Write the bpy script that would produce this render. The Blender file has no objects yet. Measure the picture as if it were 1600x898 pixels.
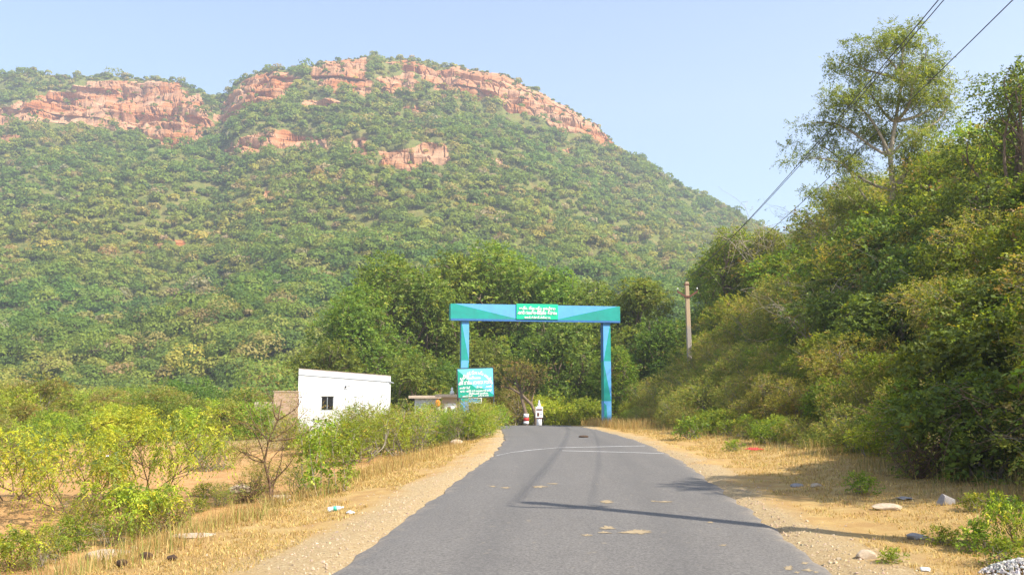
import bpy, bmesh, math, random
import numpy as np
from mathutils import Vector, Matrix

S = bpy.context.scene
COL = S.collection
R = math.radians

# ------------------------------------------------------------------ camera
CAM_H, F, PITCH = 1.56, 1400.0, math.atan(160 / 1400)
cam = bpy.data.cameras.new('camera')
cam.sensor_width = 36
cam.lens = F / 1600 * 36
cam.clip_start, cam.clip_end = 0.1, 9000
cam_o = bpy.data.objects.new('camera', cam)
cam_o.location = (0, 0, CAM_H)
cam_o.rotation_euler = (math.pi / 2 + PITCH, 0, 0)
COL.objects.link(cam_o)
S.camera = cam_o

# ------------------------------------------------------------------ light
SUN_AZ, SUN_EL = R(127), R(45)          # clockwise from +Y
world = bpy.data.worlds.new('World')
S.world = world
world.use_nodes = True
wn = world.node_tree.nodes
wl = world.node_tree.links
bg = wn['Background']
sky = wn.new('ShaderNodeTexSky')
sky.sky_type = 'NISHITA'
sky.sun_disc = False
sky.sun_elevation = SUN_EL
sky.sun_rotation = SUN_AZ
sky.altitude = 100
sky.air_density = 1.0
sky.dust_density = 1.2
sky.ozone_density = 1.9
wl.new(sky.outputs[0], bg.inputs[0])
bg.inputs[1].default_value = 0.116
sun = bpy.data.lights.new('sun', 'SUN')
sun.energy = 4.5
sun.angle = R(0.6)
sun.color = (1.0, 0.93, 0.82)
sun_o = bpy.data.objects.new('sun', sun)
sd = Vector((math.sin(SUN_AZ) * math.cos(SUN_EL), math.cos(SUN_AZ) * math.cos(SUN_EL), math.sin(SUN_EL)))
sun_o.rotation_euler = sd.to_track_quat('Z', 'Y').to_euler()
sun_o.location = sd * 60
COL.objects.link(sun_o)
S.view_settings.view_transform = 'Standard'
S.view_settings.look = 'None'
S.view_settings.gamma = 1
S.view_settings.use_curve_mapping = False
S.view_settings.exposure = 1.36
S.cycles.use_denoising = True
S.cycles.use_adaptive_sampling = False
S.cycles.max_bounces = 6
S.cycles.diffuse_bounces = 4
S.cycles.transmission_bounces = 4
S.cycles.volume_bounces = 0
S.cycles.transparent_max_bounces = 8
HAZE = 0.00068

# ------------------------------------------------------------------ numeric helpers
def sstep(a, b, x):
    t = np.clip((x - a) / (b - a), 0, 1)
    return t * t * (3 - 2 * t)

_tab = np.random.default_rng(7).random((256, 256))
def vnoise(x, y, seed=0):
    x = np.asarray(x, float) + seed * 17.37
    y = np.asarray(y, float) + seed * 5.91
    xi, yi = np.floor(x).astype(int), np.floor(y).astype(int)
    fx, fy = x - xi, y - yi
    fx, fy = fx * fx * (3 - 2 * fx), fy * fy * (3 - 2 * fy)
    g = lambda a, b: _tab[a & 255, b & 255]
    return (g(xi, yi) * (1 - fx) + g(xi + 1, yi) * fx) * (1 - fy) + (g(xi, yi + 1) * (1 - fx) + g(xi + 1, yi + 1) * fx) * fy

def fbm(x, y, seed=0, octv=4):
    s, a, t = 0, 1.0, 0
    for o in range(octv):
        s = s + a * vnoise(np.asarray(x) * 2 ** o, np.asarray(y) * 2 ** o, seed + o * 3)
        t += a
        a *= 0.5
    return s / t

def unit(v):
    return v / np.maximum(np.linalg.norm(v, axis=-1, keepdims=True), 1e-9)

def ray(px, py):
    x, v = (px - 800) / F, (449 - py) / F
    return np.array([x, math.cos(PITCH) - v * math.sin(PITCH), math.sin(PITCH) + v * math.cos(PITCH)])

def at(px, py, Y):
    d = ray(px, py)
    return Vector((d[0] / d[1] * Y, Y, CAM_H + d[2] / d[1] * Y))

def to_px(X, Y, Z):
    z = Z - CAM_H
    dep = Y * math.cos(PITCH) + z * math.sin(PITCH)
    up = -Y * math.sin(PITCH) + z * math.cos(PITCH)
    return 800 + F * X / dep, 449 - F * up / dep

# ------------------------------------------------------------------ terrain
_cy = np.array([-60, -20, 7.56, 21.5, 31, 42, 53, 60, 68, 78, 95, 120])
_cx = np.array([-4.7, -1.6, 0.58, 1.70, 1.95, 1.75, 1.05, 0.0, -2.6, -8.0, -22, -48])
def road_c(Y):
    ys = np.linspace(-60, 120, 361)
    c = np.interp(ys, _cy, _cx)
    k = np.hanning(13); k /= k.sum()
    c2 = np.convolve(np.pad(c, 6, mode='edge'), k, mode='valid')
    return np.interp(Y, ys, c2)

def road_z(Y):
    return np.interp(Y, [-100, 20, 30, 40, 48, 54, 62, 75, 100, 160], [0, 0, -0.08, -0.22, -0.36, -0.52, -1.05, -1.9, -2.3, -2.3])
_ry = np.linspace(-100, 160, 521)
_rz = np.convolve(np.pad(road_z(_ry), 6, mode='edge'), np.ones(13) / 13, mode='valid')
def road_zs(Y):
    return np.interp(Y, _ry, _rz)

HW = 2.1
def ground(X, Y):
    X = np.asarray(X, float); Y = np.asarray(Y, float)
    rz = road_zs(Y)
    d = X - road_c(Y)
    vl = np.interp(Y, [0, 10, 20, 30, 50], [4.6, 4.5, 3.9, 3.4, 3.2])     # outer edge of the left shoulder
    left = -0.04 * sstep(HW, HW + 1, -d) - 0.10 * sstep(HW + .6, vl, -d) - (np.interp(Y, [0, 14, 22, 60], [.85, .75, .36, .5]) + 0.2 * (vnoise(X * .12, Y * .12, 3) - .3)) * sstep(vl - .2, vl + 2.6, -d)
    q = X - (7.7 - 0.5 * sstep(20, 45, Y))
    right = 0.22 * sstep(HW + 1, 6.5, d)
    k = 1 + 0.12 * sstep(25, 60, Y)
    qq = np.maximum(q, 0)
    bank = np.where(qq < 8, 0.58 * qq - 0.25 * (1 - np.exp(-qq * 1.6)), 4.39 + 0.5 * (qq - 8))
    bank = np.minimum(bank, 12.5) * k
    bank = bank * (1 - sstep(40, 85, X)) * (1 - sstep(95, 150, Y)) * sstep(-40, -8, Y)
    bump = (fbm(X * .5, Y * .5, 11, 3) - .5) * (0.10 + 0.5 * sstep(0, 3, qq) + 0.18 * sstep(vl, vl + 3, -d)) * sstep(HW + .1, HW + 2.0, np.abs(d))
    fine = (fbm(X * 2.6, Y * 2.6, 21, 2) - .5) * 0.05 * sstep(HW + .15, HW + .9, np.abs(d))
    far = -0.9 * sstep(60, 140, np.maximum(np.abs(X), Y)) * (1 - sstep(0, 1, qq) * (Y < 100))
    z = rz * (1 - .75 * sstep(9, 25, np.abs(d))) + left + right + bank + bump + fine + far
    return z - 0.07 * (1 - sstep(HW - .02, HW + .30, np.abs(d)))

def gz(x, y):
    return float(ground(x, y))

def hit(px, py):
    """where the sight line through a photo pixel meets the ground"""
    d = ray(px, py); d = d / d[1]
    ys = np.linspace(4, 140, 8000)
    g = ground(d[0] * ys, ys)
    z = CAM_H + d[2] * ys
    i = np.argmax(z < g)
    return Vector((d[0] * ys[i], ys[i], g[i]))

# ------------------------------------------------------------------ objects
def tag(o, label=None, cat=None, group=None, kind=None):
    if label: o['label'] = label
    if cat: o['category'] = cat
    if group: o['group'] = group
    if kind: o['kind'] = kind
    return o

def empty(name, loc, rz=0.0):
    o = bpy.data.objects.new(name, None)
    o.empty_display_size = 0.2
    o.location = loc
    o.rotation_euler = (0, 0, rz)
    COL.objects.link(o)
    return o

def np_mesh(name, V, Q, mats, tint=None, midx=None, smooth=False, attrs=None):
    me = bpy.data.meshes.new(name)
    V = np.ascontiguousarray(V, np.float32); Q = np.ascontiguousarray(Q, np.int32)
    me.vertices.add(len(V)); me.vertices.foreach_set('co', V.ravel())
    me.loops.add(Q.size); me.loops.foreach_set('vertex_index', Q.ravel())
    me.polygons.add(len(Q))
    me.polygons.foreach_set('loop_start', np.arange(len(Q), dtype=np.int32) * Q.shape[1])
    for m in mats: me.materials.append(m)
    if midx is not None: me.polygons.foreach_set('material_index', np.ascontiguousarray(midx, np.int32))
    me.polygons.foreach_set('use_smooth', np.full(len(Q), smooth))
    me.update(calc_edges=True)
    if tint is not None:
        a = me.attributes.new('tint', 'FLOAT_COLOR', 'POINT')
        c = np.ones((len(V), 4), np.float32); c[:, :3] = tint
        a.data.foreach_set('color', c.ravel())
    for k, v in (attrs or {}).items():
        a = me.attributes.new(k, 'FLOAT', 'POINT')
        a.data.foreach_set('value', np.ascontiguousarray(v, np.float32))
    return me

def link(name, me, parent=None, loc=(0, 0, 0), rot=(0, 0, 0), scale=(1, 1, 1)):
    o = bpy.data.objects.new(name, me)
    o.location, o.rotation_euler, o.scale = loc, rot, scale
    COL.objects.link(o)
    if parent: o.parent = parent
    return o

class MB:
    """collects boxes, prisms and tubes into one mesh"""
    def __init__(self):
        self.bm = bmesh.new()
    def box(self, x0, x1, y0, y1, z0, z1, mi=0, bev=0.0):
        r = bmesh.ops.create_cube(self.bm, size=1)
        vs = r['verts']
        for v in vs:
            v.co = Vector(((x0 + x1) / 2 + v.co.x * (x1 - x0), (y0 + y1) / 2 + v.co.y * (y1 - y0), (z0 + z1) / 2 + v.co.z * (z1 - z0)))
        fs = set(f for v in vs for f in v.link_faces)
        for f in fs: f.material_index = mi
        if bev:
            es = list(set(e for v in vs for e in v.link_edges))
            bmesh.ops.bevel(self.bm, geom=es, offset=bev, segments=2, profile=.5, affect='EDGES')
        return self
    def face(self, pts, mi=0):
        f = self.bm.faces.new([self.bm.verts.new(p) for p in pts]); f.material_index = mi
        return self
    def prism(self, outline, a, b, mi=0):
        """outline: list of 3-D points, extruded by vector b-a"""
        o = Vector(b) - Vector(a)
        v0 = [self.bm.verts.new(Vector(p)) for p in outline]
        v1 = [self.bm.verts.new(Vector(p) + o) for p in outline]
        n = len(v0)
        fs = [self.bm.faces.new(v0[::-1]), self.bm.faces.new(v1)]
        fs += [self.bm.faces.new((v0[i], v0[(i + 1) % n], v1[(i + 1) % n], v1[i])) for i in range(n)]
        for f in fs: f.material_index = mi
        return self
    def tube(self, pts, r0, r1=None, n=8, mi=0, cap=True):
        r1 = r0 if r1 is None else r1
        rings = []
        pts = [Vector(p) for p in pts]
        for i, p in enumerate(pts):
            t = (pts[min(i + 1, len(pts) - 1)] - pts[max(i - 1, 0)]).normalized()
            a = t.cross(Vector((0, 0, 1)) if abs(t.z) < .9 else Vector((1, 0, 0))).normalized()
            b = t.cross(a)
            rr = r0 + (r1 - r0) * i / (len(pts) - 1)
            rings.append([self.bm.verts.new(p + (a * math.cos(k * 2 * math.pi / n) + b * math.sin(k * 2 * math.pi / n)) * rr) for k in range(n)])
        for i in range(len(rings) - 1):
            for k in range(n):
                f = self.bm.faces.new((rings[i][k], rings[i][(k + 1) % n], rings[i + 1][(k + 1) % n], rings[i + 1][k]))
                f.material_index = mi; f.smooth = True
        if cap:
            for rg in (rings[0][::-1], rings[-1]):
                f = self.bm.faces.new(rg); f.material_index = mi
        return self
    def lathe(self, prof, n=20, mi=0, mat=None):
        rings = []
        for r, z in prof:
            rings.append([self.bm.verts.new((r * math.cos(k * 2 * math.pi / n), r * math.sin(k * 2 * math.pi / n), z)) for k in range(n)])
        for i in range(len(rings) - 1):
            for k in range(n):
                f = self.bm.faces.new((rings[i][k], rings[i][(k + 1) % n], rings[i + 1][(k + 1) % n], rings[i + 1][k]))
                f.material_index = mi; f.smooth = True
        for rg in (rings[0][::-1], rings[-1]):
            f = self.bm.faces.new(rg); f.material_index = mi
        if mat is not None:
            bmesh.ops.transform(self.bm, matrix=mat, verts=[v for rg in rings for v in rg])
        return self
    def build(self, name, mats, parent=None, loc=(0, 0, 0), rot=(0, 0, 0)):
        bmesh.ops.recalc_face_normals(self.bm, faces=self.bm.faces)
        me = bpy.data.meshes.new(name)
        self.bm.to_mesh(me); self.bm.free()
        for m in (mats if isinstance(mats, (list, tuple)) else [mats]): me.materials.append(m)
        return link(name, me, parent, loc, rot)

# ------------------------------------------------------------------ materials
def new_mat(name):
    m = bpy.data.materials.new(name)
    m.use_nodes = True
    nt = m.node_tree
    return m, nt.nodes, nt.links, nt.nodes['Principled BSDF']

def noise_node(n, l, scale, detail=4, rough=.6, vec=None, dist=0):
    t = n.new('ShaderNodeTexNoise')
    t.inputs['Scale'].default_value = scale; t.inputs['Detail'].default_value = detail
    t.inputs['Roughness'].default_value = rough; t.inputs['Distortion'].default_value = dist
    if vec is not None: l.new(vec, t.inputs['Vector'])
    return t.outputs['Fac']

def ramp(n, l, fac, stops):
    r = n.new('ShaderNodeValToRGB')
    e = r.color_ramp.elements
    while len(e) < len(stops): e.new(.5)
    for i, (p, c) in enumerate(stops):
        e[i].position = p
        e[i].color = (*c, 1) if len(c) == 3 else c
    l.new(fac, r.inputs[0])
    return r.outputs[0]

def mix(n, l, fac, a, b, mode='MIX'):
    m = n.new('ShaderNodeMix'); m.data_type = 'RGBA'; m.blend_type = mode
    for s, v in ((m.inputs[0], fac), (m.inputs[6], a), (m.inputs[7], b)):
        if isinstance(v, bpy.types.NodeSocket): l.new(v, s)
        elif isinstance(v, (int, float)): s.default_value = v
        else: s.default_value = (*v, 1)
    return m.outputs[2]

def math_n(n, l, op, a, b=0.0, clamp=False):
    m = n.new('ShaderNodeMath'); m.operation = op; m.use_clamp = clamp
    for s, v in ((m.inputs[0], a), (m.inputs[1], b)):
        if isinstance(v, bpy.types.NodeSocket): l.new(v, s)
        else: s.default_value = v
    return m.outputs[0]

def bump(n, l, p, h, strength=.4, dist=.02):
    b = n.new('ShaderNodeBump'); b.inputs['Strength'].default_value = strength; b.inputs['Distance'].default_value = dist
    l.new(h, b.inputs['Height']); l.new(b.outputs[0], p.inputs['Normal'])

def coords(n, kind='Object'):
    return n.new('ShaderNodeTexCoord').outputs[kind]

def attr(n, name, out='Fac'):
    a = n.new('ShaderNodeAttribute'); a.attribute_name = name
    return a.outputs[out]

def flat_mat(name, c, rough=.7, var=.12, scale=6.0, metal=0.0, grime=None, bumps=0.0):
    m, n, l, p = new_mat(name)
    co = coords(n)
    f = noise_node(n, l, scale, 6, .65, co)
    c = np.array(c)
    base = ramp(n, l, f, [(.3, tuple(c * (1 - var))), (.7, tuple(np.minimum(c * (1 + var), .95)))])
    if grime is not None:
        g = noise_node(n, l, scale * .35, 5, .7, co, .6)
        base = mix(n, l, ramp(n, l, g, [(.46, (0, 0, 0)), (.70, (.8, .8, .8))]), base, grime)
    l.new(base, p.inputs['Base Color'])
    p.inputs['Roughness'].default_value = rough; p.inputs['Metallic'].default_value = metal
    if bumps: bump(n, l, p, noise_node(n, l, scale * 8, 5, .7, co), bumps, .01)
    return m

def leaf_mat(name, trans=.46, hue_var=True, rough=.55):
    m, n, l, p = new_mat(name)
    col = attr(n, 'tint', 'Color')
    if hue_var:
        oi = n.new('ShaderNodeObjectInfo')
        h = n.new('ShaderNodeHueSaturation')
        l.new(math_n(n, l, 'MULTIPLY_ADD', oi.outputs['Random'], .045), h.inputs['Hue'])
        h.inputs['Hue'].default_value = .5
        mm = h.inputs['Hue'].links[0].from_node
        mm.inputs[2].default_value = .4775
        r2 = math_n(n, l, 'FRACT', math_n(n, l, 'MULTIPLY', oi.outputs['Random'], 7.31))
        v = math_n(n, l, 'MULTIPLY_ADD', r2, .4); v.node.inputs[2].default_value = 1.1
        l.new(v, h.inputs['Value'])
        l.new(col, h.inputs['Color'])
        col = h.outputs[0]
    l.new(col, p.inputs['Base Color'])
    p.inputs['Roughness'].default_value = rough
    p.inputs['Specular IOR Level'].default_value = .3
    t = n.new('ShaderNodeBsdfTranslucent')
    tc = mix(n, l, 1.0, col, (1.55, 1.4, .5), 'MULTIPLY')
    l.new(tc, t.inputs[0])
    ms = n.new('ShaderNodeMixShader'); ms.inputs[0].default_value = trans
    l.new(p.outputs[0], ms.inputs[1]); l.new(t.outputs[0], ms.inputs[2])
    l.new(ms.outputs[0], n['Material Output'].inputs[0])
    return m

M = {}
M['leaf'] = leaf_mat('leaf')
M['far_leaf'] = leaf_mat('forest_leaf', .40, False, .7)
M['straw'] = leaf_mat('straw', .25, False, .8)
M['bark'] = flat_mat('bark', (.17, .12, .08), .9, .35, 9, bumps=.6)
M['pale_bark'] = flat_mat('pale_bark', (.36, .30, .22), .85, .25, 7, bumps=.5)
M['grey_twig'] = flat_mat('grey_twig', (.26, .22, .17), .9, .25, 9)
M['tangle_twig'] = flat_mat('tangle_twig', (.20, .13, .085), .9, .25, 9)
M['brown_twig'] = flat_mat('brown_twig', (.15, .09, .055), .9, .25, 9)
M['blue'] = flat_mat('blue_paint', (.10, .37, .74), .5, .10, 2.2, grime=(.12, .33, .52), bumps=.15)
M['teal'] = flat_mat('teal_paint', (.005, .30, .25), .5, .12, 2.2, grime=(.02, .22, .2), bumps=.15)
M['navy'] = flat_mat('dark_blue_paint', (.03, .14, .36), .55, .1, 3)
M['green_panel'] = flat_mat('green_panel_paint', (.0, .50, .27), .45, .07, 3)
M['white'] = flat_mat('white_lettering', (.82, .82, .80), .5, .03, 10)
M['red_letter'] = flat_mat('red_shadow_lettering', (.25, .03, .03), .5, .05, 10)
M['whitewash'] = flat_mat('whitewash', (.80, .81, .82), .85, .035, 1.3, grime=(.70, .71, .72), bumps=.15)
M['dark_frame'] = flat_mat('dark_metal', (.04, .045, .05), .5, .2, 12)
M['rust'] = flat_mat('rusty_steel', (.13, .045, .028), .75, .25, 10)
M['brick'] = None
M['glass'] = flat_mat('dark_glass', (.012, .014, .016), .08, .1, 4)
M['grey'] = flat_mat('grey_metal', (.35, .38, .42), .45, .08, 8)
M['beige'] = flat_mat('beige_plaster', (.50, .39, .29), .9, .15, 2, bumps=.3)
M['red'] = flat_mat('red_paint', (.50, .03, .025), .6, .1, 10)
M['orange'] = flat_mat('orange_cloth', (.75, .22, .02), .8, .1, 10)
M['porcelain'] = flat_mat('porcelain', (.75, .75, .72), .3, .05, 10)
M['dung'] = flat_mat('dung', (.07, .04, .022), .95, .35, 30, bumps=.9)
M['stone'] = flat_mat('field_stone', (.46, .36, .25), .9, .25, 6, grime=(.30, .2, .12), bumps=.7)
M['grey_stone'] = flat_mat('grey_stone', (.27, .25, .235), .9, .2, 8, bumps=.6)
M['plastic'] = flat_mat('crumpled_plastic', (.70, .72, .75), .35, .1, 10)
M['cable'] = flat_mat('cable', (.05, .055, .07), .5, .1, 10)
M['roof'] = flat_mat('roof_edge', (.20, .10, .065), .9, .3, 6, bumps=.4)

def brick_mat():
    m, n, l, p = new_mat('brick')
    b = n.new('ShaderNodeTexBrick')
    mp = n.new('ShaderNodeMapping'); mp.inputs['Rotation'].default_value = (math.pi / 2, 0, 0)
    l.new(coords(n), mp.inputs[0]); l.new(mp.outputs[0], b.inputs[0])
    b.inputs['Color1'].default_value = (.42, .27, .18, 1); b.inputs['Color2'].default_value = (.50, .34, .23, 1)
    b.inputs['Mortar'].default_value = (.42, .33, .25, 1); b.inputs['Scale'].default_value = 4
    l.new(b.outputs[0], p.inputs[0]); p.inputs['Roughness'].default_value = .9
    return m
M['brick'] = brick_mat()

def pole_mat():
    m, n, l, p = new_mat('weathered_concrete')
    g = n.new('ShaderNodeSeparateXYZ'); co = coords(n); l.new(co, g.inputs[0])
    z = math_n(n, l, 'ADD', g.outputs[2], math_n(n, l, 'MULTIPLY', noise_node(n, l, 4, 4, .6, co), .6))
    c = ramp(n, l, math_n(n, l, 'DIVIDE', z, 6.6), [(.60, (.30, .265, .23)), (.66, (.46, .33, .20))])
    l.new(mix(n, l, math_n(n, l, 'MULTIPLY', noise_node(n, l, 18, 5, .7, co), .5), c, (.25, .2, .15)), p.inputs[0])
    p.inputs['Roughness'].default_value = .9
    return m
M['pole'] = pole_mat()

def asphalt():
    m, n, l, p = new_mat('asphalt')
    co = coords(n)
    fine = noise_node(n, l, 38, 4, .85, co)
    mp = n.new('ShaderNodeMapping'); mp.inputs['Scale'].default_value = (.9, .06, 1); mp.inputs['Rotation'].default_value = (0, 0, R(-4.5))
    l.new(co, mp.inputs[0])
    streak = noise_node(n, l, 1.6, 4, .6, mp.outputs[0])
    big = noise_node(n, l, .5, 5, .65, co)
    c = ramp(n, l, big, [(.3, (.118, .107, .095)), (.7, (.155, .142, .127))])
    c = mix(n, l, ramp(n, l, streak, [(.42, (.35, .35, .35)), (.6, (0, 0, 0))]), c, (.088, .084, .080))
    c = mix(n, l, .5, c, ramp(n, l, fine, [(.38, (.035, .032, .028)), (.5, (.125, .114, .101)), (.64, (.28, .26, .23))]))
    wv = math_n(n, l, 'ADD', math_n(n, l, 'MULTIPLY', big, .2), .33)
    lt = math_n(n, l, 'ABSOLUTE', math_n(n, l, 'SUBTRACT', math_n(n, l, 'ABSOLUTE', attr(n, 'lat')), wv))
    c = mix(n, l, ramp(n, l, lt, [(.02, (.30, .30, .30)), (.17, (0, 0, 0))]), c, (.085, .080, .074))
    d = attr(n, 'edge')
    nz = noise_node(n, l, 3.5, 5, .7, co)
    dust = ramp(n, l, math_n(n, l, 'MULTIPLY', d, nz), [(.25, (0, 0, 0)), (.62, (.75, .75, .75))])
    c = mix(n, l, dust, c, (.36, .29, .21))
    spots = ramp(n, l, noise_node(n, l, 7, 2, .5, co), [(.69, (0, 0, 0)), (.74, (.5, .5, .5))])
    c = mix(n, l, spots, c, (.27, .22, .15))
    l.new(c, p.inputs[0]); p.inputs['Roughness'].default_value = .85
    bump(n, l, p, fine, .5, .006)
    return m

def ground_mat():
    m, n, l, p = new_mat('soil')
    co = coords(n)
    big = noise_node(n, l, .35, 6, .65, co)
    mid = noise_node(n, l, 2.3, 6, .7, co)
    fine = noise_node(n, l, 30, 6, .85, co)
    red = ramp(n, l, mid, [(.3, (.38, .165, .045)), (.5, (.47, .245, .075)), (.72, (.53, .34, .13))])
    grass = ramp(n, l, mid, [(.28, (.32, .18, .05)), (.5, (.46, .29, .085)), (.7, (.55, .39, .14))])
    grav = ramp(n, l, fine, [(.36, (.21, .135, .06)), (.48, (.41, .295, .145)), (.6, (.51, .395, .22)), (.68, (.64, .54, .37))])
    leafy = ramp(n, l, mid, [(.3, (.085, .06, .03)), (.6, (.17, .11, .055)), (.75, (.12, .12, .04))])
    scrub = ramp(n, l, big, [(.35, (.12, .14, .035)), (.55, (.28, .22, .08)), (.7, (.42, .26, .11))])
    wob = math_n(n, l, 'MULTIPLY', math_n(n, l, 'SUBTRACT', mid, .5), 1.1)
    def w(nm):
        return math_n(n, l, 'SMOOTH_MIN', math_n(n, l, 'ADD', attr(n, nm), wob, True), 1.0, True) if False else math_n(n, l, 'ADD', attr(n, nm), math_n(n, l, 'MULTIPLY', wob, math_n(n, l, 'MULTIPLY', attr(n, nm), 1.0)), True)
    c = mix(n, l, w('grass'), red, grass)
    c = mix(n, l, w('scrub'), c, scrub)
    c = mix(n, l, w('litter'), c, leafy)
    c = mix(n, l, w('gravel'), c, grav)
    c = mix(n, l, math_n(n, l, 'MULTIPLY', fine, .5), c, mix(n, l, fine, (.20, .12, .055), (.62, .49, .32)), 'MIX')
    l.new(c, p.inputs[0]); p.inputs['Roughness'].default_value = .95
    p.inputs['Specular IOR Level'].default_value = .15
    bump(n, l, p, math_n(n, l, 'ADD', fine, mid), .8, .03)
    return m

def hill_mat():
    m, n, l, p = new_mat('hillside')
    co = coords(n)
    big = noise_node(n, l, .022, 6, .65, co)
    mid = noise_node(n, l, .16, 6, .7, co)
    soil = ramp(n, l, mid, [(.25, (.10, .13, .028)), (.5, (.15, .16, .04)), (.68, (.21, .165, .06)), (.82, (.28, .17, .075))])
    mp = n.new('ShaderNodeMapping'); mp.inputs['Scale'].default_value = (.022, .022, .42)
    mp.inputs['Rotation'].default_value = (0, R(9), 0)
    l.new(co, mp.inputs[0])
    strata = noise_node(n, l, 1.0, 6, .75, mp.outputs[0], .5)
    mp2 = n.new('ShaderNodeMapping'); mp2.inputs['Scale'].default_value = (.4, .4, .10)
    l.new(co, mp2.inputs[0])
    crack = noise_node(n, l, 1.0, 6, .8, mp2.outputs[0], .8)
    rk = ramp(n, l, strata, [(.34, (.10, .035, .018)), (.42, (.33, .115, .036)), (.50, (.42, .175, .066)), (.60, (.46, .25, .13)), (.72, (.37, .125, .035))])
    rk = mix(n, l, ramp(n, l, noise_node(n, l, .05, 5, .6, co), [(.42, (0, 0, 0)), (.62, (.45, .45, .45))]), rk, (.52, .38, .25))
    rk = mix(n, l, ramp(n, l, crack, [(.33, (.9, .9, .9)), (.41, (0, 0, 0))]), rk, (.12, .06, .035))
    r = attr(n, 'rock')
    c = mix(n, l, ramp(n, l, math_n(n, l, 'ADD', r, math_n(n, l, 'MULTIPLY', math_n(n, l, 'SUBTRACT', mid, .5), .5)), [(.40, (0, 0, 0)), (.52, (1, 1, 1))]), soil, rk)
    l.new(c, p.inputs[0]); p.inputs['Roughness'].default_value = .95
    p.inputs['Specular IOR Level'].default_value = .1
    bump(n, l, p, strata, 1.0, 1.5)
    return m

# ------------------------------------------------------------------ ground sheet and road
def build_ground():
    xs = np.concatenate([[-1000, -500, -250], np.arange(-140, -30, 5), np.arange(-30, -9, .8), np.arange(-9, 12, .2), np.arange(12, 40, .8), np.arange(40, 141, 5), [250, 500, 1000]])
    ys = np.concatenate([[-1000, -300, -100, -50], np.arange(-25, 3, 1.5), np.arange(3, 32, .2), np.arange(32, 75, .6), np.arange(75, 181, 4), [300, 600, 1000]])
    X, Y = np.meshgrid(xs, ys)
    Z = ground(X, Y)
    nx, ny = len(xs), len(ys)
    i = np.arange(nx * ny).reshape(ny, nx)
    Q = np.stack([i[:-1, :-1], i[:-1, 1:], i[1:, 1:], i[1:, :-1]], -1).reshape(-1, 4)
    d = (X - road_c(Y)).ravel(); Xf, Yf = X.ravel(), Y.ravel()
    wob = (fbm(Xf * .9, Yf * .9, 31, 3) - .5)
    gw = np.where(d < 0, np.interp(Yf, [5, 12, 25, 40], [1.0, .8, .5, .35]), np.interp(Yf, [5, 12, 25, 40], [.7, .65, .6, .5]))
    gravel = (1 - sstep(HW + gw * .55 + wob, HW + gw * 1.3 + wob, np.abs(d)))
    vl = np.interp(Yf, [0, 10, 20, 30, 50], [4.6, 4.5, 3.9, 3.4, 3.2])
    q = Xf - (7.7 - 0.5 * sstep(20, 45, Yf))
    grass = np.where(d < 0, .95 * (1 - sstep(vl - .3 + wob * 2, vl + 1.6 + wob * 2, -d)), .95) * .9
    litter = sstep(-1.2 + wob * 2, .8 + wob, q)
    scrub = np.clip(sstep(30, 48, Yf + 14 * wob) * (d < -3) + sstep(60, 80, Yf) + (np.abs(Xf) > 60) + 0.0, 0, 1)
    me = np_mesh('ground', np.stack([Xf, Yf, Z.ravel()], 1), Q, [ground_mat()], smooth=True,
                 attrs=dict(gravel=np.clip(gravel, 0, 1), grass=np.clip(grass, 0, 1), litter=litter, scrub=scrub))
    tag(link('ground', me), kind='structure')

def build_road():
    ys = np.concatenate([np.arange(-30, 4, 1.0), np.arange(4, 90, .25)])
    ts = np.array([-1, -.96, -.85, -.6, -.3, 0, .3, .6, .85, .96, 1])
    V, E, LT = [], [], []
    for y in ys:
        c = float(road_c(y)); s = (float(road_c(y + .5)) - float(road_c(y - .5)))
        el = HW + .10 + (float(fbm(y * 1.7, 3.3, 41, 3)) - .5) * .22
        er = HW + .10 + (float(fbm(y * 1.7, 9.1, 43, 3)) - .5) * .22
        zz = float(road_zs(y))
        for t in ts:
            a = t * (er if t > 0 else el)
            k = 1 / math.sqrt(1 + s * s)
            V.append((c + a * k, y - a * s * k, zz + .02 * (1 - t * t) - (.03 if abs(t) == 1 else 0)))
            LT.append(t)
            E.append(max(0, (abs(t) - .72) * 2.6))
    n, w = len(ys), len(ts)
    i = np.arange(n * w).reshape(n, w)
    Q = np.stack([i[:-1, :-1], i[:-1, 1:], i[1:, 1:], i[1:, :-1]], -1).reshape(-1, 4)
    me = np_mesh('road', np.array(V), Q, [asphalt()], smooth=True, attrs=dict(edge=np.array(E), lat=np.array(LT)))
    tag(link('road', me), kind='structure')

def road_top(x, y):
    t = (x - float(road_c(y))) / HW
    return float(road_zs(y)) + .02 * (1 - min(1, t * t))

build_ground()
build_road()

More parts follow.
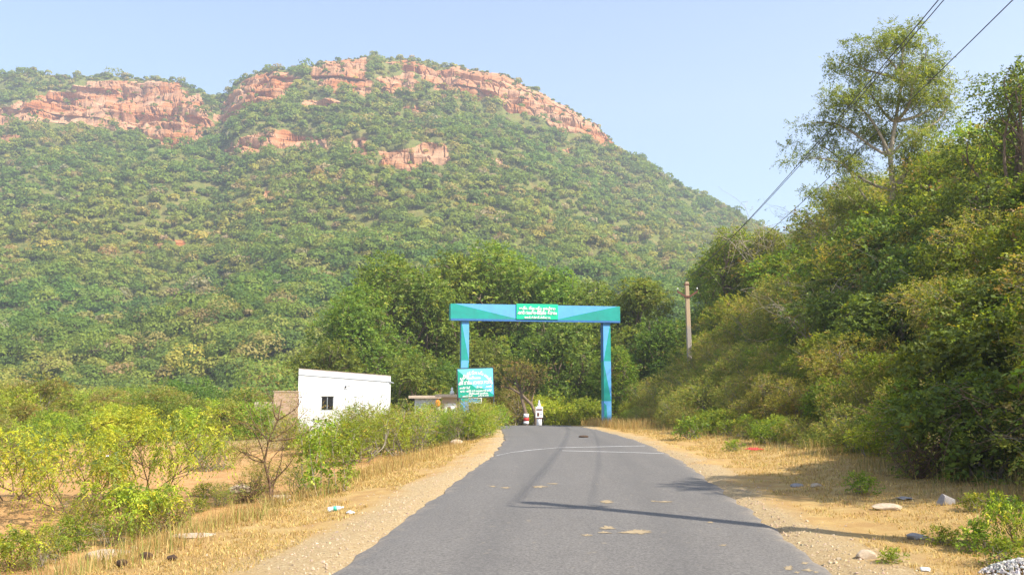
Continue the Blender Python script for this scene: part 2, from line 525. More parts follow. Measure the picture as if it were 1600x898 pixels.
# ------------------------------------------------------------------ the hill
SKY_PX = [(-700, 190), (-500, 165), (-300, 140), (-150, 126), (0, 117), (60, 114), (100, 124), (160, 120), (230, 126), (280, 131), (310, 142), (330, 150), (345, 152), (360, 140), (375, 126),
          (400, 113), (440, 108), (490, 103), (540, 93), (600, 89), (650, 98), (700, 102), (760, 111), (800, 124), (850, 146), (900, 176), (950, 211),
          (975, 238), (1010, 256), (1060, 286), (1100, 306), (1145, 331), (1200, 360), (1250, 380), (1300, 400), (1500, 460), (1800, 520), (2300, 560)]
ROCKS = [
    [(0, 165), (60, 152), (110, 132), (170, 128), (230, 127), (280, 131), (314, 150), (328, 172), (330, 200), (318, 215), (290, 228), (265, 240), (240, 225), (200, 205), (150, 200), (100, 195), (60, 190), (0, 200), (-150, 215), (-150, 165)],
    [(335, 178), (360, 150), (375, 130), (400, 113), (430, 107), (468, 116), (452, 140), (420, 160), (390, 165), (362, 185), (340, 202)],
    [(485, 100), (520, 90), (572, 92), (575, 113), (545, 125), (520, 142), (495, 132), (480, 118)],
    [(545, 125), (572, 115), (590, 140), (570, 152), (546, 150)], [(588, 118), (640, 115), (665, 130), (640, 144), (600, 144)],
    [(478, 155), (525, 150), (530, 165), (490, 168)],
    [(600, 98), (660, 99), (680, 113), (720, 101), (760, 107), (800, 122), (850, 143), (900, 174), (940, 202), (972, 230), (965, 237), (930, 216), (880, 197), (840, 182), (800, 172), (770, 152), (740, 152), (710, 140), (690, 140), (670, 125)],
    [(345, 236), (375, 214), (430, 203), (480, 207), (520, 214), (510, 230), (450, 234), (390, 242)],
    [(536, 222), (565, 213), (580, 242), (550, 247)], [(590, 233), (640, 225), (694, 222), (706, 252), (662, 260), (640, 270), (596, 262)],
    [(625, 159), (650, 164), (656, 179), (635, 173)], [(818, 209), (838, 211), (836, 216), (820, 215)], [(882, 226), (900, 228), (892, 237)],
    [(760, 238), (790, 246), (792, 262), (770, 256)], [(410, 290), (432, 288), (428, 312), (414, 308)], [(265, 372), (285, 368), (282, 384), (268, 386)],
    [(0, 208), (32, 214), (20, 232), (0, 236)],
]
def in_poly(px, py, poly):
    r = np.zeros(px.shape, bool)
    n = len(poly)
    for i in range(n):
        x0, y0 = poly[i]; x1, y1 = poly[(i + 1) % n]
        c = ((y0 > py) != (y1 > py))
        r ^= c & (px < (x1 - x0) * (py - y0) / ((y1 - y0) if y1 != y0 else 1e-9) + x0)
    return r

def cells(a, b, seed):
    """blocky cellular offsets: each cell of a jittered lattice has one value; also the distance to its edge"""
    ai, bi = np.floor(a).astype(int), np.floor(b).astype(int)
    best = np.full(a.shape, 9.0); sec = np.full(a.shape, 9.0); val = np.zeros(a.shape)
    for i in (-1, 0, 1):
        for j in (-1, 0, 1):
            u, v = ai + i, bi + j
            jx = _tab[(u * 7 + seed) & 255, (v * 3 + 11) & 255]; jy = _tab[(u * 5 + 91) & 255, (v * 9 + seed) & 255]
            d = np.hypot(u + jx - a, v + jy - b)
            k = _tab[(u * 13 + 5 + seed) & 255, (v * 17 + 3) & 255]
            nb = d < best
            sec = np.where(nb, best, np.minimum(sec, d))
            val = np.where(nb, k, val); best = np.where(nb, d, best)
    return val, sec - best

def build_hill():
    sp = np.array([(lambda d: (d[0] / d[1], d[2] / d[1]))(ray(*p)) for p in SKY_PX])
    us = np.concatenate([np.linspace(-.85, -.62, 60)[:-1], np.linspace(-.62, .30, 1000), np.linspace(.30, .95, 70)[1:]])
    t = np.concatenate([np.linspace(0, .45, 90)[:-1], np.linspace(.45, 1.0, 430), 1 + np.linspace(0, 1, 26)[1:] ** 1.5])
    U, T = np.meshgrid(us, t)
    e_s = np.interp(U, sp[:, 0], sp[:, 1])
    e_s = e_s + (fbm(U * 60, U * 0 + 2.2, 51, 4) - .5) * .012
    gully = np.exp(-((U + .335 + .03 * (T - .9)) / .009) ** 2)
    Yr = 505 + 45 * (fbm(U * 4, U * 0, 52, 3) - .5) + 55 * sstep(-.20, -.46, U) + 6 * gully
    Y0 = 118 + 20 * (fbm(U * 5, U * 0 + 7, 53, 2) - .5)
    Tc = np.minimum(T, 1)
    Y = Y0 + (Yr - Y0) * Tc + np.maximum(T - 1, 0) * 320
    zr = CAM_H + e_s * Yr
    z0 = ground(U * Y0, Y0) - 1.0
    Z = z0 + (zr - z0) * (.10 * Tc + .90 * Tc ** 1.7) - np.maximum(T - 1, 0) * 80
    X = U * Y
    inner = sstep(0, .12, Tc) * sstep(1.0, .93, Tc)
    Z = Z + inner * ((fbm(X * .02, Y * .02, 54, 5) - .5) * 26 + (fbm(X * .1, Y * .1, 55, 3) - .5) * 5)
    Z = Z - 4 * gully * sstep(.72, .9, Tc) * sstep(1.0, .9, Tc)
    PX, PY = to_px(X, Y, Z)
    jx = (fbm(X * .09, Z * .13, 56, 4) - .5) * 26; jy = (fbm(X * .09, Z * .13, 57, 4) - .5) * 18
    rock = np.zeros(X.shape)
    for poly in ROCKS:
        rock = np.maximum(rock, in_poly(PX + jx, PY + jy, poly) & (T <= 1.0))
    k = np.array([.25, .5, .25])
    for _ in range(3):
        rock = np.apply_along_axis(lambda r: np.convolve(r, k, mode='same'), 0, rock)
        rock = np.apply_along_axis(lambda r: np.convolve(r, k, mode='same'), 1, rock)
    # ledges: strata a few metres thick, stepped back one above the other and broken by joints
    L = 7.5
    dip = 0.16 * X + 2.5 * fbm(X * .05, Y * 0, 59, 3)
    qv = (Z + dip) / L + .5 * fbm(X * .06, Z * .06, 60, 3)
    fr = qv - np.floor(qv)
    Zs = Z + rock * L * (sstep(.55, .98, fr) - fr) * .95
    v1, e1 = cells(X / 22 + .15 * qv, qv * .9, 3)
    v2, e2 = cells(X / 6, qv * 2.2, 8)
    off = rock * ((v1 - .5) * 3.2 + (v2 - .5) * .8 - 1.3 * (e1 < .07) + (vnoise(qv * 2.6, X * .035, 61) - .5) * 6.0 + (vnoise(qv * 6.1, X * .09, 62) - .5) * 2.6 - .9 * (e2 < .08))
    s = np.where(T > .985, .25, 1.0)
    Y2 = Y - off * s
    V = np.stack([U * Y, Y2, np.where(T > .985, Z, Zs)], -1)
    rows, cols = X.shape
    i = np.arange(rows * cols).reshape(rows, cols)
    Q = np.stack([i[:-1, :-1], i[:-1, 1:], i[1:, 1:], i[1:, :-1]], -1).reshape(-1, 4)
    me = np_mesh('hill', V.reshape(-1, 3), Q, [hill_mat()], smooth=False, attrs=dict(rock=rock.ravel()))
    tag(link('hill', me), kind='structure')
    return V, rock, U, T, PX, PY

HV, HROCK, HU, HT, HPX, HPY = build_hill()

# forest on the hill, too many crowns to count: one mesh of leafy clumps
FOREST = [((.100, .150, .018), 5), ((.074, .120, .018), 3), ((.138, .182, .022), 4.5), ((.185, .200, .034), 2.6), ((.205, .185, .05), 1.1), ((.22, .165, .065), .45), ((.22, .19, .10), .3), ((.26, .25, .04), .25)]
def pick(rng, pal, n):
    w = np.array([p[1] for p in pal], float)
    return np.array([p[0] for p in pal])[rng.choice(len(pal), n, p=w / w.sum())]

def clump_trees(rng, base, rad, hgt, col, K, qs):
    """N trees of K leafy quads each: dome-shaped crowns with a few lobes"""
    N = len(base)
    d = unit(rng.normal(size=(N, K, 3))); d[..., 2] = np.where(d[..., 2] < -.25, -d[..., 2], d[..., 2])
    lob = unit(rng.normal(size=(N, 1, 6, 3))); lob[..., 2] = np.abs(lob[..., 2])
    amp = rng.uniform(.1, .45, (N, 1, 6))
    lump = .72 + (amp * np.clip((d[:, :, None, :] * lob).sum(-1), 0, 1) ** 4).max(-1)
    r = lump * rng.uniform(.72, 1.04, (N, K)) ** 1.0
    P = d * r[..., None] * np.stack([rad, rad, hgt * .5], -1)[:, None, :]
    P = P + base[:, None, :]; P[..., 2] += hgt[:, None] * .5
    nrm = unit(d * 1.0 + rng.normal(size=d.shape) * .45 + np.array([0, 0, .25]))
    a = unit(np.cross(nrm, unit(rng.normal(size=d.shape)))); b = np.cross(nrm, a)
    s = qs[:, None] * rng.uniform(.6, 1.3, (N, K))
    c = np.stack([P + (a * x + b * y) * s[..., None] for x, y in ((1, .15), (.1, .75), (-1, -.1), (-.15, -.8))], 2)
    V = c.reshape(-1, 3)
    Q = np.arange(len(V)).reshape(-1, 4)
    tint = (col[:, None, :] * 1.42 * rng.uniform(.85, 1.15, (N, K, 1)))
    tint = np.repeat(tint.reshape(-1, 3), 4, 0)
    return V, Q, tint

def build_forest():
    rng = np.random.default_rng(21)
    W = np.linalg.norm(np.cross(HV[1:, :-1] - HV[:-1, :-1], HV[:-1, 1:] - HV[:-1, :-1]), axis=-1)
    cx, cy = HV[:-1, :-1, 0], HV[:-1, :-1, 1]
    u = HU[:-1, :-1]
    hr = HROCK.copy()
    for k in range(1, 7): hr[:-k] = np.maximum(hr[:-k], HROCK[k:])
    dens = sstep(.30, .55, fbm(cx * .018, cy * .018, 71, 4)) * .35 + .75
    near = np.clip(cy / 330, .45, 1.0)
    w = W * dens * (hr[:-1, :-1] < .25) * ((u > -.70) & (u < .42)) * (HT[:-1, :-1] < 1.02)
    w = w + W * .10 * (hr[:-1, :-1] >= .25) * ((u > -.70) & (u < .42))
    edge = (np.abs(HT[:-1, :-1] - 1.0) < .012) & (u > -.70) & (u < .42)
    w = np.where(edge, W * 1.1, w)
    w = w / near ** 1.5
    N = 22000
    ids = rng.choice(w.size, N, replace=False, p=(w / w.sum()).ravel())
    r0, c0 = np.unravel_index(ids, w.shape)
    B = HV[r0, c0].copy(); B[:, 2] -= .5
    rk = HROCK[r0, c0]
    size = np.exp(rng.normal(0, .36, N)) * np.where(hr[r0, c0] > .2, .55, 1.0) * np.where(HT[r0, c0] > .97, .75, 1.0)
    rad = 2.05 * size; hgt = 3.1 * size * rng.uniform(.8, 1.15, N)
    col = pick(rng, FOREST, N)
    zone = fbm(B[:, 0] * .012, B[:, 1] * .012, 75, 3)[:, None]
    col = col * (1 + (zone - .5) * np.array([.9, .25, .5]))
    dist = B[:, 1]
    Vs, Qs, Ts, o = [], [], [], 0
    for lo, hi, K, q in ((0, 200, 360, .22), (200, 320, 150, .34), (320, 9999, 76, .47)):
        m = (dist >= lo) & (dist < hi)
        if not m.any(): continue
        V, Q, tn = clump_trees(rng, B[m], rad[m], hgt[m], col[m], K, q * np.clip(size[m], .7, 1.3))
        Vs.append(V); Qs.append(Q + o); Ts.append(tn); o += len(V)
    me = np_mesh('hill_forest', np.concatenate(Vs), np.concatenate(Qs), [M['far_leaf']], tint=np.concatenate(Ts))
    tag(link('hill_forest', me), 'dry green and olive forest covering the slopes of the rocky hill', 'forest', kind='stuff')
build_forest()

# ------------------------------------------------------------------ foliage prototypes
GREEN = [((.120, .170, .016), 5), ((.170, .215, .020), 3.4), ((.24, .26, .03), 1.8), ((.20, .14, .045), .4), ((.32, .28, .03), .3)]
DARK = [((.075, .115, .018), 5), ((.110, .15, .022), 3), ((.14, .19, .03), 1.2), ((.24, .20, .03), .25)]
OLIVE = [((.180, .200, .030), 4), ((.25, .25, .045), 3.4), ((.29, .25, .07), 1.6), ((.29, .20, .085), .9), ((.10, .14, .022), 2)]
BRIGHT = [((.165, .235, .020), 4), ((.23, .29, .03), 3), ((.11, .17, .02), 2), ((.34, .31, .03), .5)]
LIME = [((.25, .31, .025), 4), ((.35, .38, .04), 3), ((.14, .20, .03), 3), ((.45, .40, .05), .5), ((.09, .14, .05), .7)]
TREE = [((.105, .165, .022), 5), ((.145, .20, .026), 4), ((.18, .23, .035), 2.0), ((.24, .25, .05), .7)]
FEATHER = [((.130, .190, .035), 4), ((.165, .225, .040), 3), ((.21, .25, .05), 1.3), ((.09, .14, .03), 1.5)]
DRY = [((.37, .25, .085), 4), ((.43, .32, .13), 3), ((.29, .165, .06), 2), ((.27, .25, .07), 1.4)]

def leaf_quads(P, D, N, size, aspect):
    side = unit(np.cross(D, N))
    L = size[:, None]
    mid = P + D * L * .45
    return np.stack([P, mid + side * L * aspect * .5, P + D * L, mid - side * L * aspect * .5], 1).reshape(-1, 3)

def crown(rng, lobes, n, k, leaf, aspect, slen, pal, droop=.3, up=.3, shell=.55, gap=0.0, gfreq=1.2, flat=.5, lum=.16):
    lobes = np.array(lobes, float)
    w = lobes[:, 3] * lobes[:, 4] + lobes[:, 4] * lobes[:, 5] + lobes[:, 3] * lobes[:, 5]
    m = int(n * (1 + gap * 1.2)) + 8
    li = rng.choice(len(lobes), m, p=w / w.sum())
    d = unit(rng.normal(size=(m, 3)))
    r = shell + (1 - shell) * rng.random(m) ** .7
    P = lobes[li, :3] + d * r[:, None] * lobes[li, 3:6]
    if gap:
        g = .5 * vnoise(P[:, 0] * gfreq + P[:, 2] * .6, P[:, 1] * gfreq + P[:, 2] * .9 * gfreq, 81) + .5 * vnoise(P[:, 0] * gfreq * 2.1 - P[:, 2] * gfreq, P[:, 1] * gfreq * 2 + 3, 82)
        P, d, li = (a[g > gap * .75] for a in (P, d, li))
    P, d, li = P[:n], d[:n], li[:n]
    n = len(P)
    D = unit(d * .75 + np.array([0, 0, up]) + rng.normal(size=(n, 3)) * .45)
    col = pick(rng, pal, n) * np.exp(rng.normal(0, lum, (n, 1)))
    s = (np.arange(k) + .3) / k
    pos = P[:, None, :] + D[:, None, :] * (slen * s)[None, :, None]
    pos[..., 2] -= droop * slen * s[None, :] ** 2
    sgn = np.where(np.arange(k) % 2, 1.0, -1.0)
    sd_ = unit(np.cross(D, np.array([0, 0, 1.0]) + rng.normal(size=(n, 3)) * .35))
    LD = D[:, None, :] * .55 + sd_[:, None, :] * sgn[None, :, None] * .8 + rng.normal(size=(n, k, 3)) * .35
    LD[..., 2] -= droop * (.25 + s[None, :] * .8)
    LD = unit(LD).reshape(-1, 3)
    NN = unit(np.array([0, 0, 1.0]) * flat + rng.normal(size=LD.shape) * .45 + np.repeat(d, k, 0) * .35)
    sz = leaf * rng.uniform(.65, 1.25, n * k)
    V = leaf_quads(pos.reshape(-1, 3), LD, NN, sz, aspect)
    tint = np.repeat(np.repeat(col, k, 0) * rng.uniform(.85, 1.15, (n * k, 1)), 4, 0)
    return V, tint

def bend(rng, a, b, n=6, amt=.12, sag=0.0):
    a, b = np.array(a, float), np.array(b, float)
    t = np.linspace(0, 1, n)[:, None]
    L = np.linalg.norm(b - a)
    off = rng.normal(size=3) * amt * L
    off2 = rng.normal(size=3) * amt * L * .5
    return a + (b - a) * t + off * np.sin(t * math.pi) + off2 * np.sin(t * 2 * math.pi) - np.array([0, 0, sag * L]) * (t ** 2 - t) * -1 * 0 - np.array([0, 0, sag * L]) * t ** 2

def np_tubes(list_):
    """list of (points, r0, r1, sides) -> V, Q"""
    Vs, Qs, o = [], [], 0
    for pts, r0, r1, n in list_:
        pts = np.asarray(pts, float)
        tan = unit(np.gradient(pts, axis=0))
        ref = np.where(np.abs(tan[:, 2:3]) < .9, np.array([[0, 0, 1.0]]), np.array([[1.0, 0, 0]]))
        a = unit(np.cross(tan, ref)); b = np.cross(tan, a)
        rr = np.linspace(r0, r1, len(pts))[:, None]
        ang = np.arange(n) * 2 * math.pi / n
        ring = pts[:, None, :] + (a[:, None, :] * np.cos(ang)[None, :, None] + b[:, None, :] * np.sin(ang)[None, :, None]) * rr[:, None, :]
        Vs.append(ring.reshape(-1, 3))
        i = o + np.arange(len(pts) * n).reshape(len(pts), n)
        j = np.roll(i, -1, 1)
        Qs.append(np.stack([i[:-1], j[:-1], j[1:], i[1:]], -1).reshape(-1, 4))
        o += len(pts) * n
    return np.concatenate(Vs), np.concatenate(Qs)

PROTO = {}
def proto(key, leaves, tubes, bark, leafmat='leaf', parts=('crown', 'trunk')):
    d = []
    if leaves is not None:
        V = np.concatenate([a[0] for a in leaves]); T = np.concatenate([a[1] for a in leaves])
        d.append((parts[0], np_mesh(parts[0], V, np.arange(len(V)).reshape(-1, 4), [M[leafmat]], tint=T)))
    if tubes:
        V, Q = np_tubes(tubes)
        d.append((parts[1], np_mesh(parts[1], V, Q, [M[bark]], smooth=True)))
    PROTO[key] = d

def plant(key, name, x, y, label, cat, group=None, s=1.0, sz=None, rz=None, z=None, tilt=0.0):
    o = empty(name, (x, y, (gz(x, y) - .04) if z is None else z), random.uniform(0, 6.28) if rz is None else rz)
    o.rotation_euler[0] = tilt
    o.scale = (s, s, sz or s)
    tag(o, label, cat, group)
    for pn, me in PROTO[key]:
        link(pn, me, o)
    return o

def shrub_proto(key, seed, H, Rr, nl, n, k, leaf, aspect, slen, pal, bark='grey_twig', twigs=14, out_twigs=0, **kw):
    rng = np.random.default_rng(seed)
    lobes, tubes = [], []
    for i in range(nl):
        a = rng.uniform(0, 6.28); q = rng.random() ** .6 * Rr * .72
        zc = H * rng.uniform(.16, .80) * (1 - .30 * q / Rr)
        rr = Rr * rng.uniform(.24, .46)
        lobes.append((q * math.cos(a), q * math.sin(a), max(zc, rr * .55), rr, rr, rr * rng.uniform(.6, .95)))
    for i in range(twigs):
        l = lobes[i % nl]
        e = np.array(l[:3]) + rng.normal(size=3) * .35 * l[3]
        p = bend(rng, (rng.normal() * .12 * Rr, rng.normal() * .12 * Rr, -.1), e, 6, .10)
        tubes.append((p, .012 * H + .006, .004, 4))
        for j in range(3):
            st = p[rng.integers(2, 5)]
            tubes.append((bend(rng, st, np.array(l[:3]) + unit(rng.normal(size=3)) * np.array(l[3:6]) * rng.uniform(.8, 1.15), 4, .1), .006 * H ** .5, .003, 3))
    for i in range(out_twigs):
        l = lobes[rng.integers(nl)]
        c = np.array(l[:3]); d = unit(rng.normal(size=3) + np.array([0, 0, .25]))
        tubes.append((bend(rng, c + d * np.array(l[3:6]) * .3, c + d * np.array(l[3:6]) * rng.uniform(1.05, 1.6), 5, .16, sag=rng.uniform(0, .35)), .007, .003, 3))
    proto(key, [crown(rng, lobes, n, k, leaf, aspect, slen, pal, **kw)], tubes, bark, parts=('crown', 'stem'))

shrub_proto('green1', 1, 2.6, 1.7, 16, 1700, 8, .09, .6, .30, GREEN, out_twigs=14, gap=.45)
shrub_proto('green2', 2, 2.9, 1.6, 14, 1700, 8, .080, .6, .28, GREEN, out_twigs=10, gap=.45)
shrub_proto('dark1', 3, 3.2, 1.9, 18, 1700, 8, .105, .68, .34, DARK, out_twigs=16, gap=.45, droop=.6)
shrub_proto('dark2', 4, 2.4, 1.7, 13, 1500, 8, .100, .7, .30, DARK, out_twigs=14, gap=.45, droop=.6)
shrub_proto('olive1', 5, 2.7, 1.8, 17, 2300, 8, .068, .55, .30, OLIVE, out_twigs=50, gap=.5, twigs=24)
shrub_proto('olive2', 6, 3.2, 1.8, 17, 2300, 8, .068, .55, .34, OLIVE, out_twigs=60, gap=.5, twigs=24)
shrub_proto('bright1', 7, 2.3, 1.5, 12, 1300, 8, .095, .55, .28, BRIGHT, out_twigs=6, gap=.45)
shrub_proto('weed1', 8, 1.15, .85, 12, 700, 7, .052, .5, .20, BRIGHT, out_twigs=8, gap=.45, up=.7)
shrub_proto('weed2', 9, 1.25, .9, 12, 700, 7, .045, .45, .22, OLIVE + BRIGHT[:2], out_twigs=18, gap=.5, up=.7)
shrub_proto('herb', 10, .42, .36, 8, 150, 6, .045, .5, .12, GREEN, twigs=8, up=.6)
shrub_proto('scrub1', 11, 3.6, 2.2, 18, 1300, 7, .16, .55, .45, GREEN[1:3] + BRIGHT[:3], out_twigs=8, gap=.4)
shrub_proto('scrub2', 12, 4.2, 2.0, 18, 1300, 7, .15, .5, .45, OLIVE, out_twigs=40, gap=.5)
shrub_proto('scrub3', 13, 3.2, 2.0, 15, 1200, 7, .16, .55, .45, [((.25, .30, .025), 4), ((.30, .33, .035), 3), ((.17, .22, .02), 2), ((.36, .31, .04), .6)], out_twigs=6, gap=.45)
shrub_proto('scrub4', 14, 4.6, 2.3, 20, 1500, 7, .17, .55, .5, TREE, bark='bark', gap=.4)
shrub_proto('scrub5', 15, 3.2, 2.2, 16, 1100, 7, .12, .5, .45, [((.25, .21, .075), 3), ((.28, .21, .10), 1.5), ((.21, .21, .05), 3), ((.15, .17, .03), 2)], out_twigs=60, gap=.55, twigs=24)

def big_tree(key, seed, H, Rr, nl, n, leaf, pal, z_low=.12):
    rng = np.random.default_rng(seed)
    lobes, tubes = [], []
    th = H * .28
    tr = bend(rng, (0, 0, -.3), (rng.normal() * .4, rng.normal() * .4, th), 6, .06)
    tubes.append((tr, .045 * H * .75, .03 * H * .75, 9))
    for i in range(nl):
        a = rng.uniform(0, 6.28); v = rng.random()
        zc = H * (z_low + .10 + (.80 - z_low) * v)
        prof = math.sin(math.pi * min(1, .30 + .62 * v)) ** .7
        q = rng.random() ** .5 * Rr * .78 * prof
        rr = Rr * rng.uniform(.20, .34)
        lobes.append((q * math.cos(a), q * math.sin(a), zc, rr, rr, rr * rng.uniform(.65, .9)))
        st = tr[rng.integers(3, 6)]
        p = bend(rng, st, lobes[-1][:3], 7, .10)
        tubes.append((p, .012 * H * rng.uniform(.7, 1.2), .02, 6))
        for j in range(4):
            e = np.array(lobes[-1][:3]) + unit(rng.normal(size=3)) * rr * .9
            tubes.append((bend(rng, p[rng.integers(4, 7)], e, 5, .12), .035, .01, 4))
    proto(key, [crown(rng, lobes, n, 8, leaf, .55, .55, pal, gap=.45, gfreq=.6, droop=.45, lum=.2)], tubes, 'bark')
big_tree('tree1', 31, 13, 5.2, 40, 5200, .21, TREE, .05)
big_tree('tree2', 32, 12, 4.6, 36, 4600, .21, TREE, .05)
big_tree('tree3', 33, 9, 4.0, 28, 3600, .19, DARK + TREE, .05)
big_tree('tree5', 35, 7, 3.0, 26, 3600, .115, DARK, .06)
big_tree('tree4', 34, 7, 3.0, 24, 3000, .13, GREEN, .08)

# tall feathery tree on the bank: pale trunk, rising limbs, layered flat sprays
def feathery():
    rng = np.random.default_rng(77)
    tubes, lobes = [], []
    trunk = np.array([(0, 0, -.5), (.15, .1, 1.5), (.0, 0, 3.2), (.25, .1, 5.0), (.15, 0, 6.6), (.55, .1, 8.2), (1.0, .1, 10.0), (1.1, 0, 11.6)])
    tubes.append((trunk, .24, .04, 9))
    limbs = [  # start height index, end point, pads along the limb
        (2, (-4.2, .5, 6.3)), (2, (-3.3, -1.0, 5.0)), (3, (-3.4, 1.5, 7.4)), (3, (3.2, .8, 6.8)), (3, (2.6, -1.4, 5.6)), (4, (-2.6, -.6, 9.0)),
        (4, (3.4, .2, 8.6)), (4, (.6, 2.6, 8.0)), (5, (-1.9, .6, 10.4)), (5, (3.0, -.6, 10.2)), (6, (-.6, -.4, 11.6)), (6, (2.6, .6, 11.5)), (7, (1.3, 0, 12.5)), (3, (.5, -2.6, 6.8)), (2, (-2.2, 1.6, 4.4)),
        (4, (-3.9, .2, 7.9)), (5, (.9, -1.9, 9.6)), (2, (2.2, .5, 4.6)), (6, (-2.2, .5, 11.0)), (5, (4.0, .5, 9.4))]
    for i, e in limbs:
        p = bend(rng, trunk[i], e, 8, .07, sag=-.06)
        tubes.append((p, .085, .018, 6))
        for j in (3, 4, 5, 6, 7):
            for _ in range(3):
                c = p[j] + rng.normal(size=3) * np.array([.55, .55, .22]) + np.array([0, 0, .12])
                rr = rng.uniform(.40, .82)
                lobes.append((*c, rr, rr, rr * .17))
                tubes.append((bend(rng, p[max(j - 1, 0)], c, 4, .1), .016, .006, 4))
    proto('feather', [crown(rng, lobes, 9500, 10, .12, .42, .42, FEATHER, droop=.25, up=.12, shell=.2, flat=1.2, gap=.12)], tubes, 'pale_bark')
feathery()

# shrubs with long drooping pinnate leaves
def senna(key, seed, H, Rr, tips, pal):
    rng = np.random.default_rng(seed)
    tubes, lobes = [], []
    for i in range(5):
        a = i * 1.26 + rng.uniform(-.4, .4)
        e = np.array((math.cos(a) * Rr * .6, math.sin(a) * Rr * .6, H * rng.uniform(.5, .75)))
        p = bend(rng, (rng.normal() * .05, rng.normal() * .05, -.08), e, 7, .09)
        tubes.append((p, .016, .008, 5))
        for j in range(tips):
            t = e + np.array((rng.normal() * Rr * .38, rng.normal() * Rr * .38, rng.uniform(-.1, .32) * H))
            tubes.append((bend(rng, p[rng.integers(3, 7)], t, 5, .1), .007, .003, 4))
            lobes.append((*t, .14, .14, .08))
    V, T = crown(rng, lobes, len(lobes) * 9, 18, .066, .36, .34, pal, droop=1.15, up=.3, shell=.1, flat=.2)
    proto(key, [(V, T)], tubes, 'brown_twig', parts=('crown', 'stem'))
senna('senna1', 51, 1.65, 1.05, 8, LIME)
senna('senna2', 52, 1.45, 1.2, 9, LIME)
senna('senna3', 53, .85, .55, 5, LIME + GREEN[:2])

def thorn():
    rng = np.random.default_rng(61)
    tubes, lobes = [], []
    main = np.array([(0, 0, -.1), (-.05, 0, .35), (-.16, .02, .75), (-.10, 0, 1.15), (.06, 0, 1.55), (.12, 0, 1.95)])
    tubes.append((main, .028, .008, 6))
    ends = [(1, (.22, .1, 1.3)), (2, (-.85, .1, 1.15)), (2, (-.55, -.2, 1.5)), (3, (.55, .2, 1.75)), (3, (-.5, .2, 1.8)), (4, (.5, -.1, 2.0)), (4, (-.3, 0, 2.1)), (1, (.45, -.2, .95)), (3, (.75, 0, 1.5)), (2, (-.7, .3, .95)), (0, (.12, .1, 1.2))]
    for i, e in ends:
        p = bend(rng, main[i], e, 7, .08)
        tubes.append((p, .014, .005, 5))
        for _ in range(14):
            b = p[rng.integers(2, 7)]
            q = b + rng.normal(size=3) * np.array([.26, .26, .18]) + np.array([0, 0, .08])
            tubes.append((bend(rng, b, q, 4, .12), .005, .002, 3))
            lobes.append((*q, .16, .16, .10))
    V, T = crown(rng, lobes, 1700, 8, .024, .45, .16, OLIVE + DRY[:1], droop=.2, shell=.1)
    proto('thorn', [(V, T)], tubes, 'brown_twig', parts=('crown', 'stem'))
thorn()

def sapling(key, seed, H, stems, pal, leaf, n):
    rng = np.random.default_rng(seed)
    tubes, lobes = [], []
    for i in range(stems):
        x, y = rng.normal(size=2) * .13 * H
        h = H * rng.uniform(.65, 1)
        p = bend(rng, (x * .5, y * .5, -.05), (x * 1.5, y * 1.5, h), 9, .04)
        tubes.append((p, .013, .005, 5))
        for j in range(2, 9):
            lobes.append((*p[j], .17, .17, .12))
    V, T = crown(rng, lobes, n, 5, leaf, .55, .17, pal, droop=.55, up=.3, shell=.15)
    proto(key, [(V, T)], tubes, 'pale_bark', parts=('crown', 'stem'))
sapling('sapling', 62, 1.7, 4, GREEN[:3], .075, 210)
sapling('slender', 63, 2.1, 1, BRIGHT, .11, 60)
sapling('wispy', 64, 2.3, 8, [((.15, .17, .09), 3), ((.11, .14, .06), 3), ((.2, .2, .12), 1)], .055, 420)

def bare(key, seed, H, Rr, n, mat):
    rng = np.random.default_rng(seed)
    tubes, lobes = [], []
    for i in range(n):
        a = rng.uniform(0, 6.28); e = np.array((math.cos(a) * Rr * rng.uniform(.4, 1), math.sin(a) * Rr * rng.uniform(.4, 1), H * rng.uniform(.5, 1)))
        p = bend(rng, (0, 0, -.1), e, 8, .08)
        tubes.append((p, .013, .004, 5))
        for _ in range(9):
            b = p[rng.integers(2, 8)]
            q = b + rng.normal(size=3) * .32 * Rr * np.array([1, 1, .5])
            tubes.append((bend(rng, b, q, 5, .14), .005, .002, 4))
            lobes.append((*q, .2, .2, .12))
    tubes.append((np.array([(0, 0, -2.9), (.06, .02, -1.5), (0, 0, .05)]), .045, .025, 6))
    V, T = crown(rng, lobes, 260, 6, .045, .5, .16, OLIVE, droop=.2, shell=.1)
    proto(key, [(V, T)], tubes, mat, parts=('crown', 'stem'))
bare('bare1', 65, 2.2, 2.0, 18, 'pale_bark')
bare('bare2', 66, .9, 1.5, 12, 'tangle_twig')
bare('bare3', 67, .75, .6, 30, 'brown_twig')
random.seed(5)
rngp = np.random.default_rng(99)

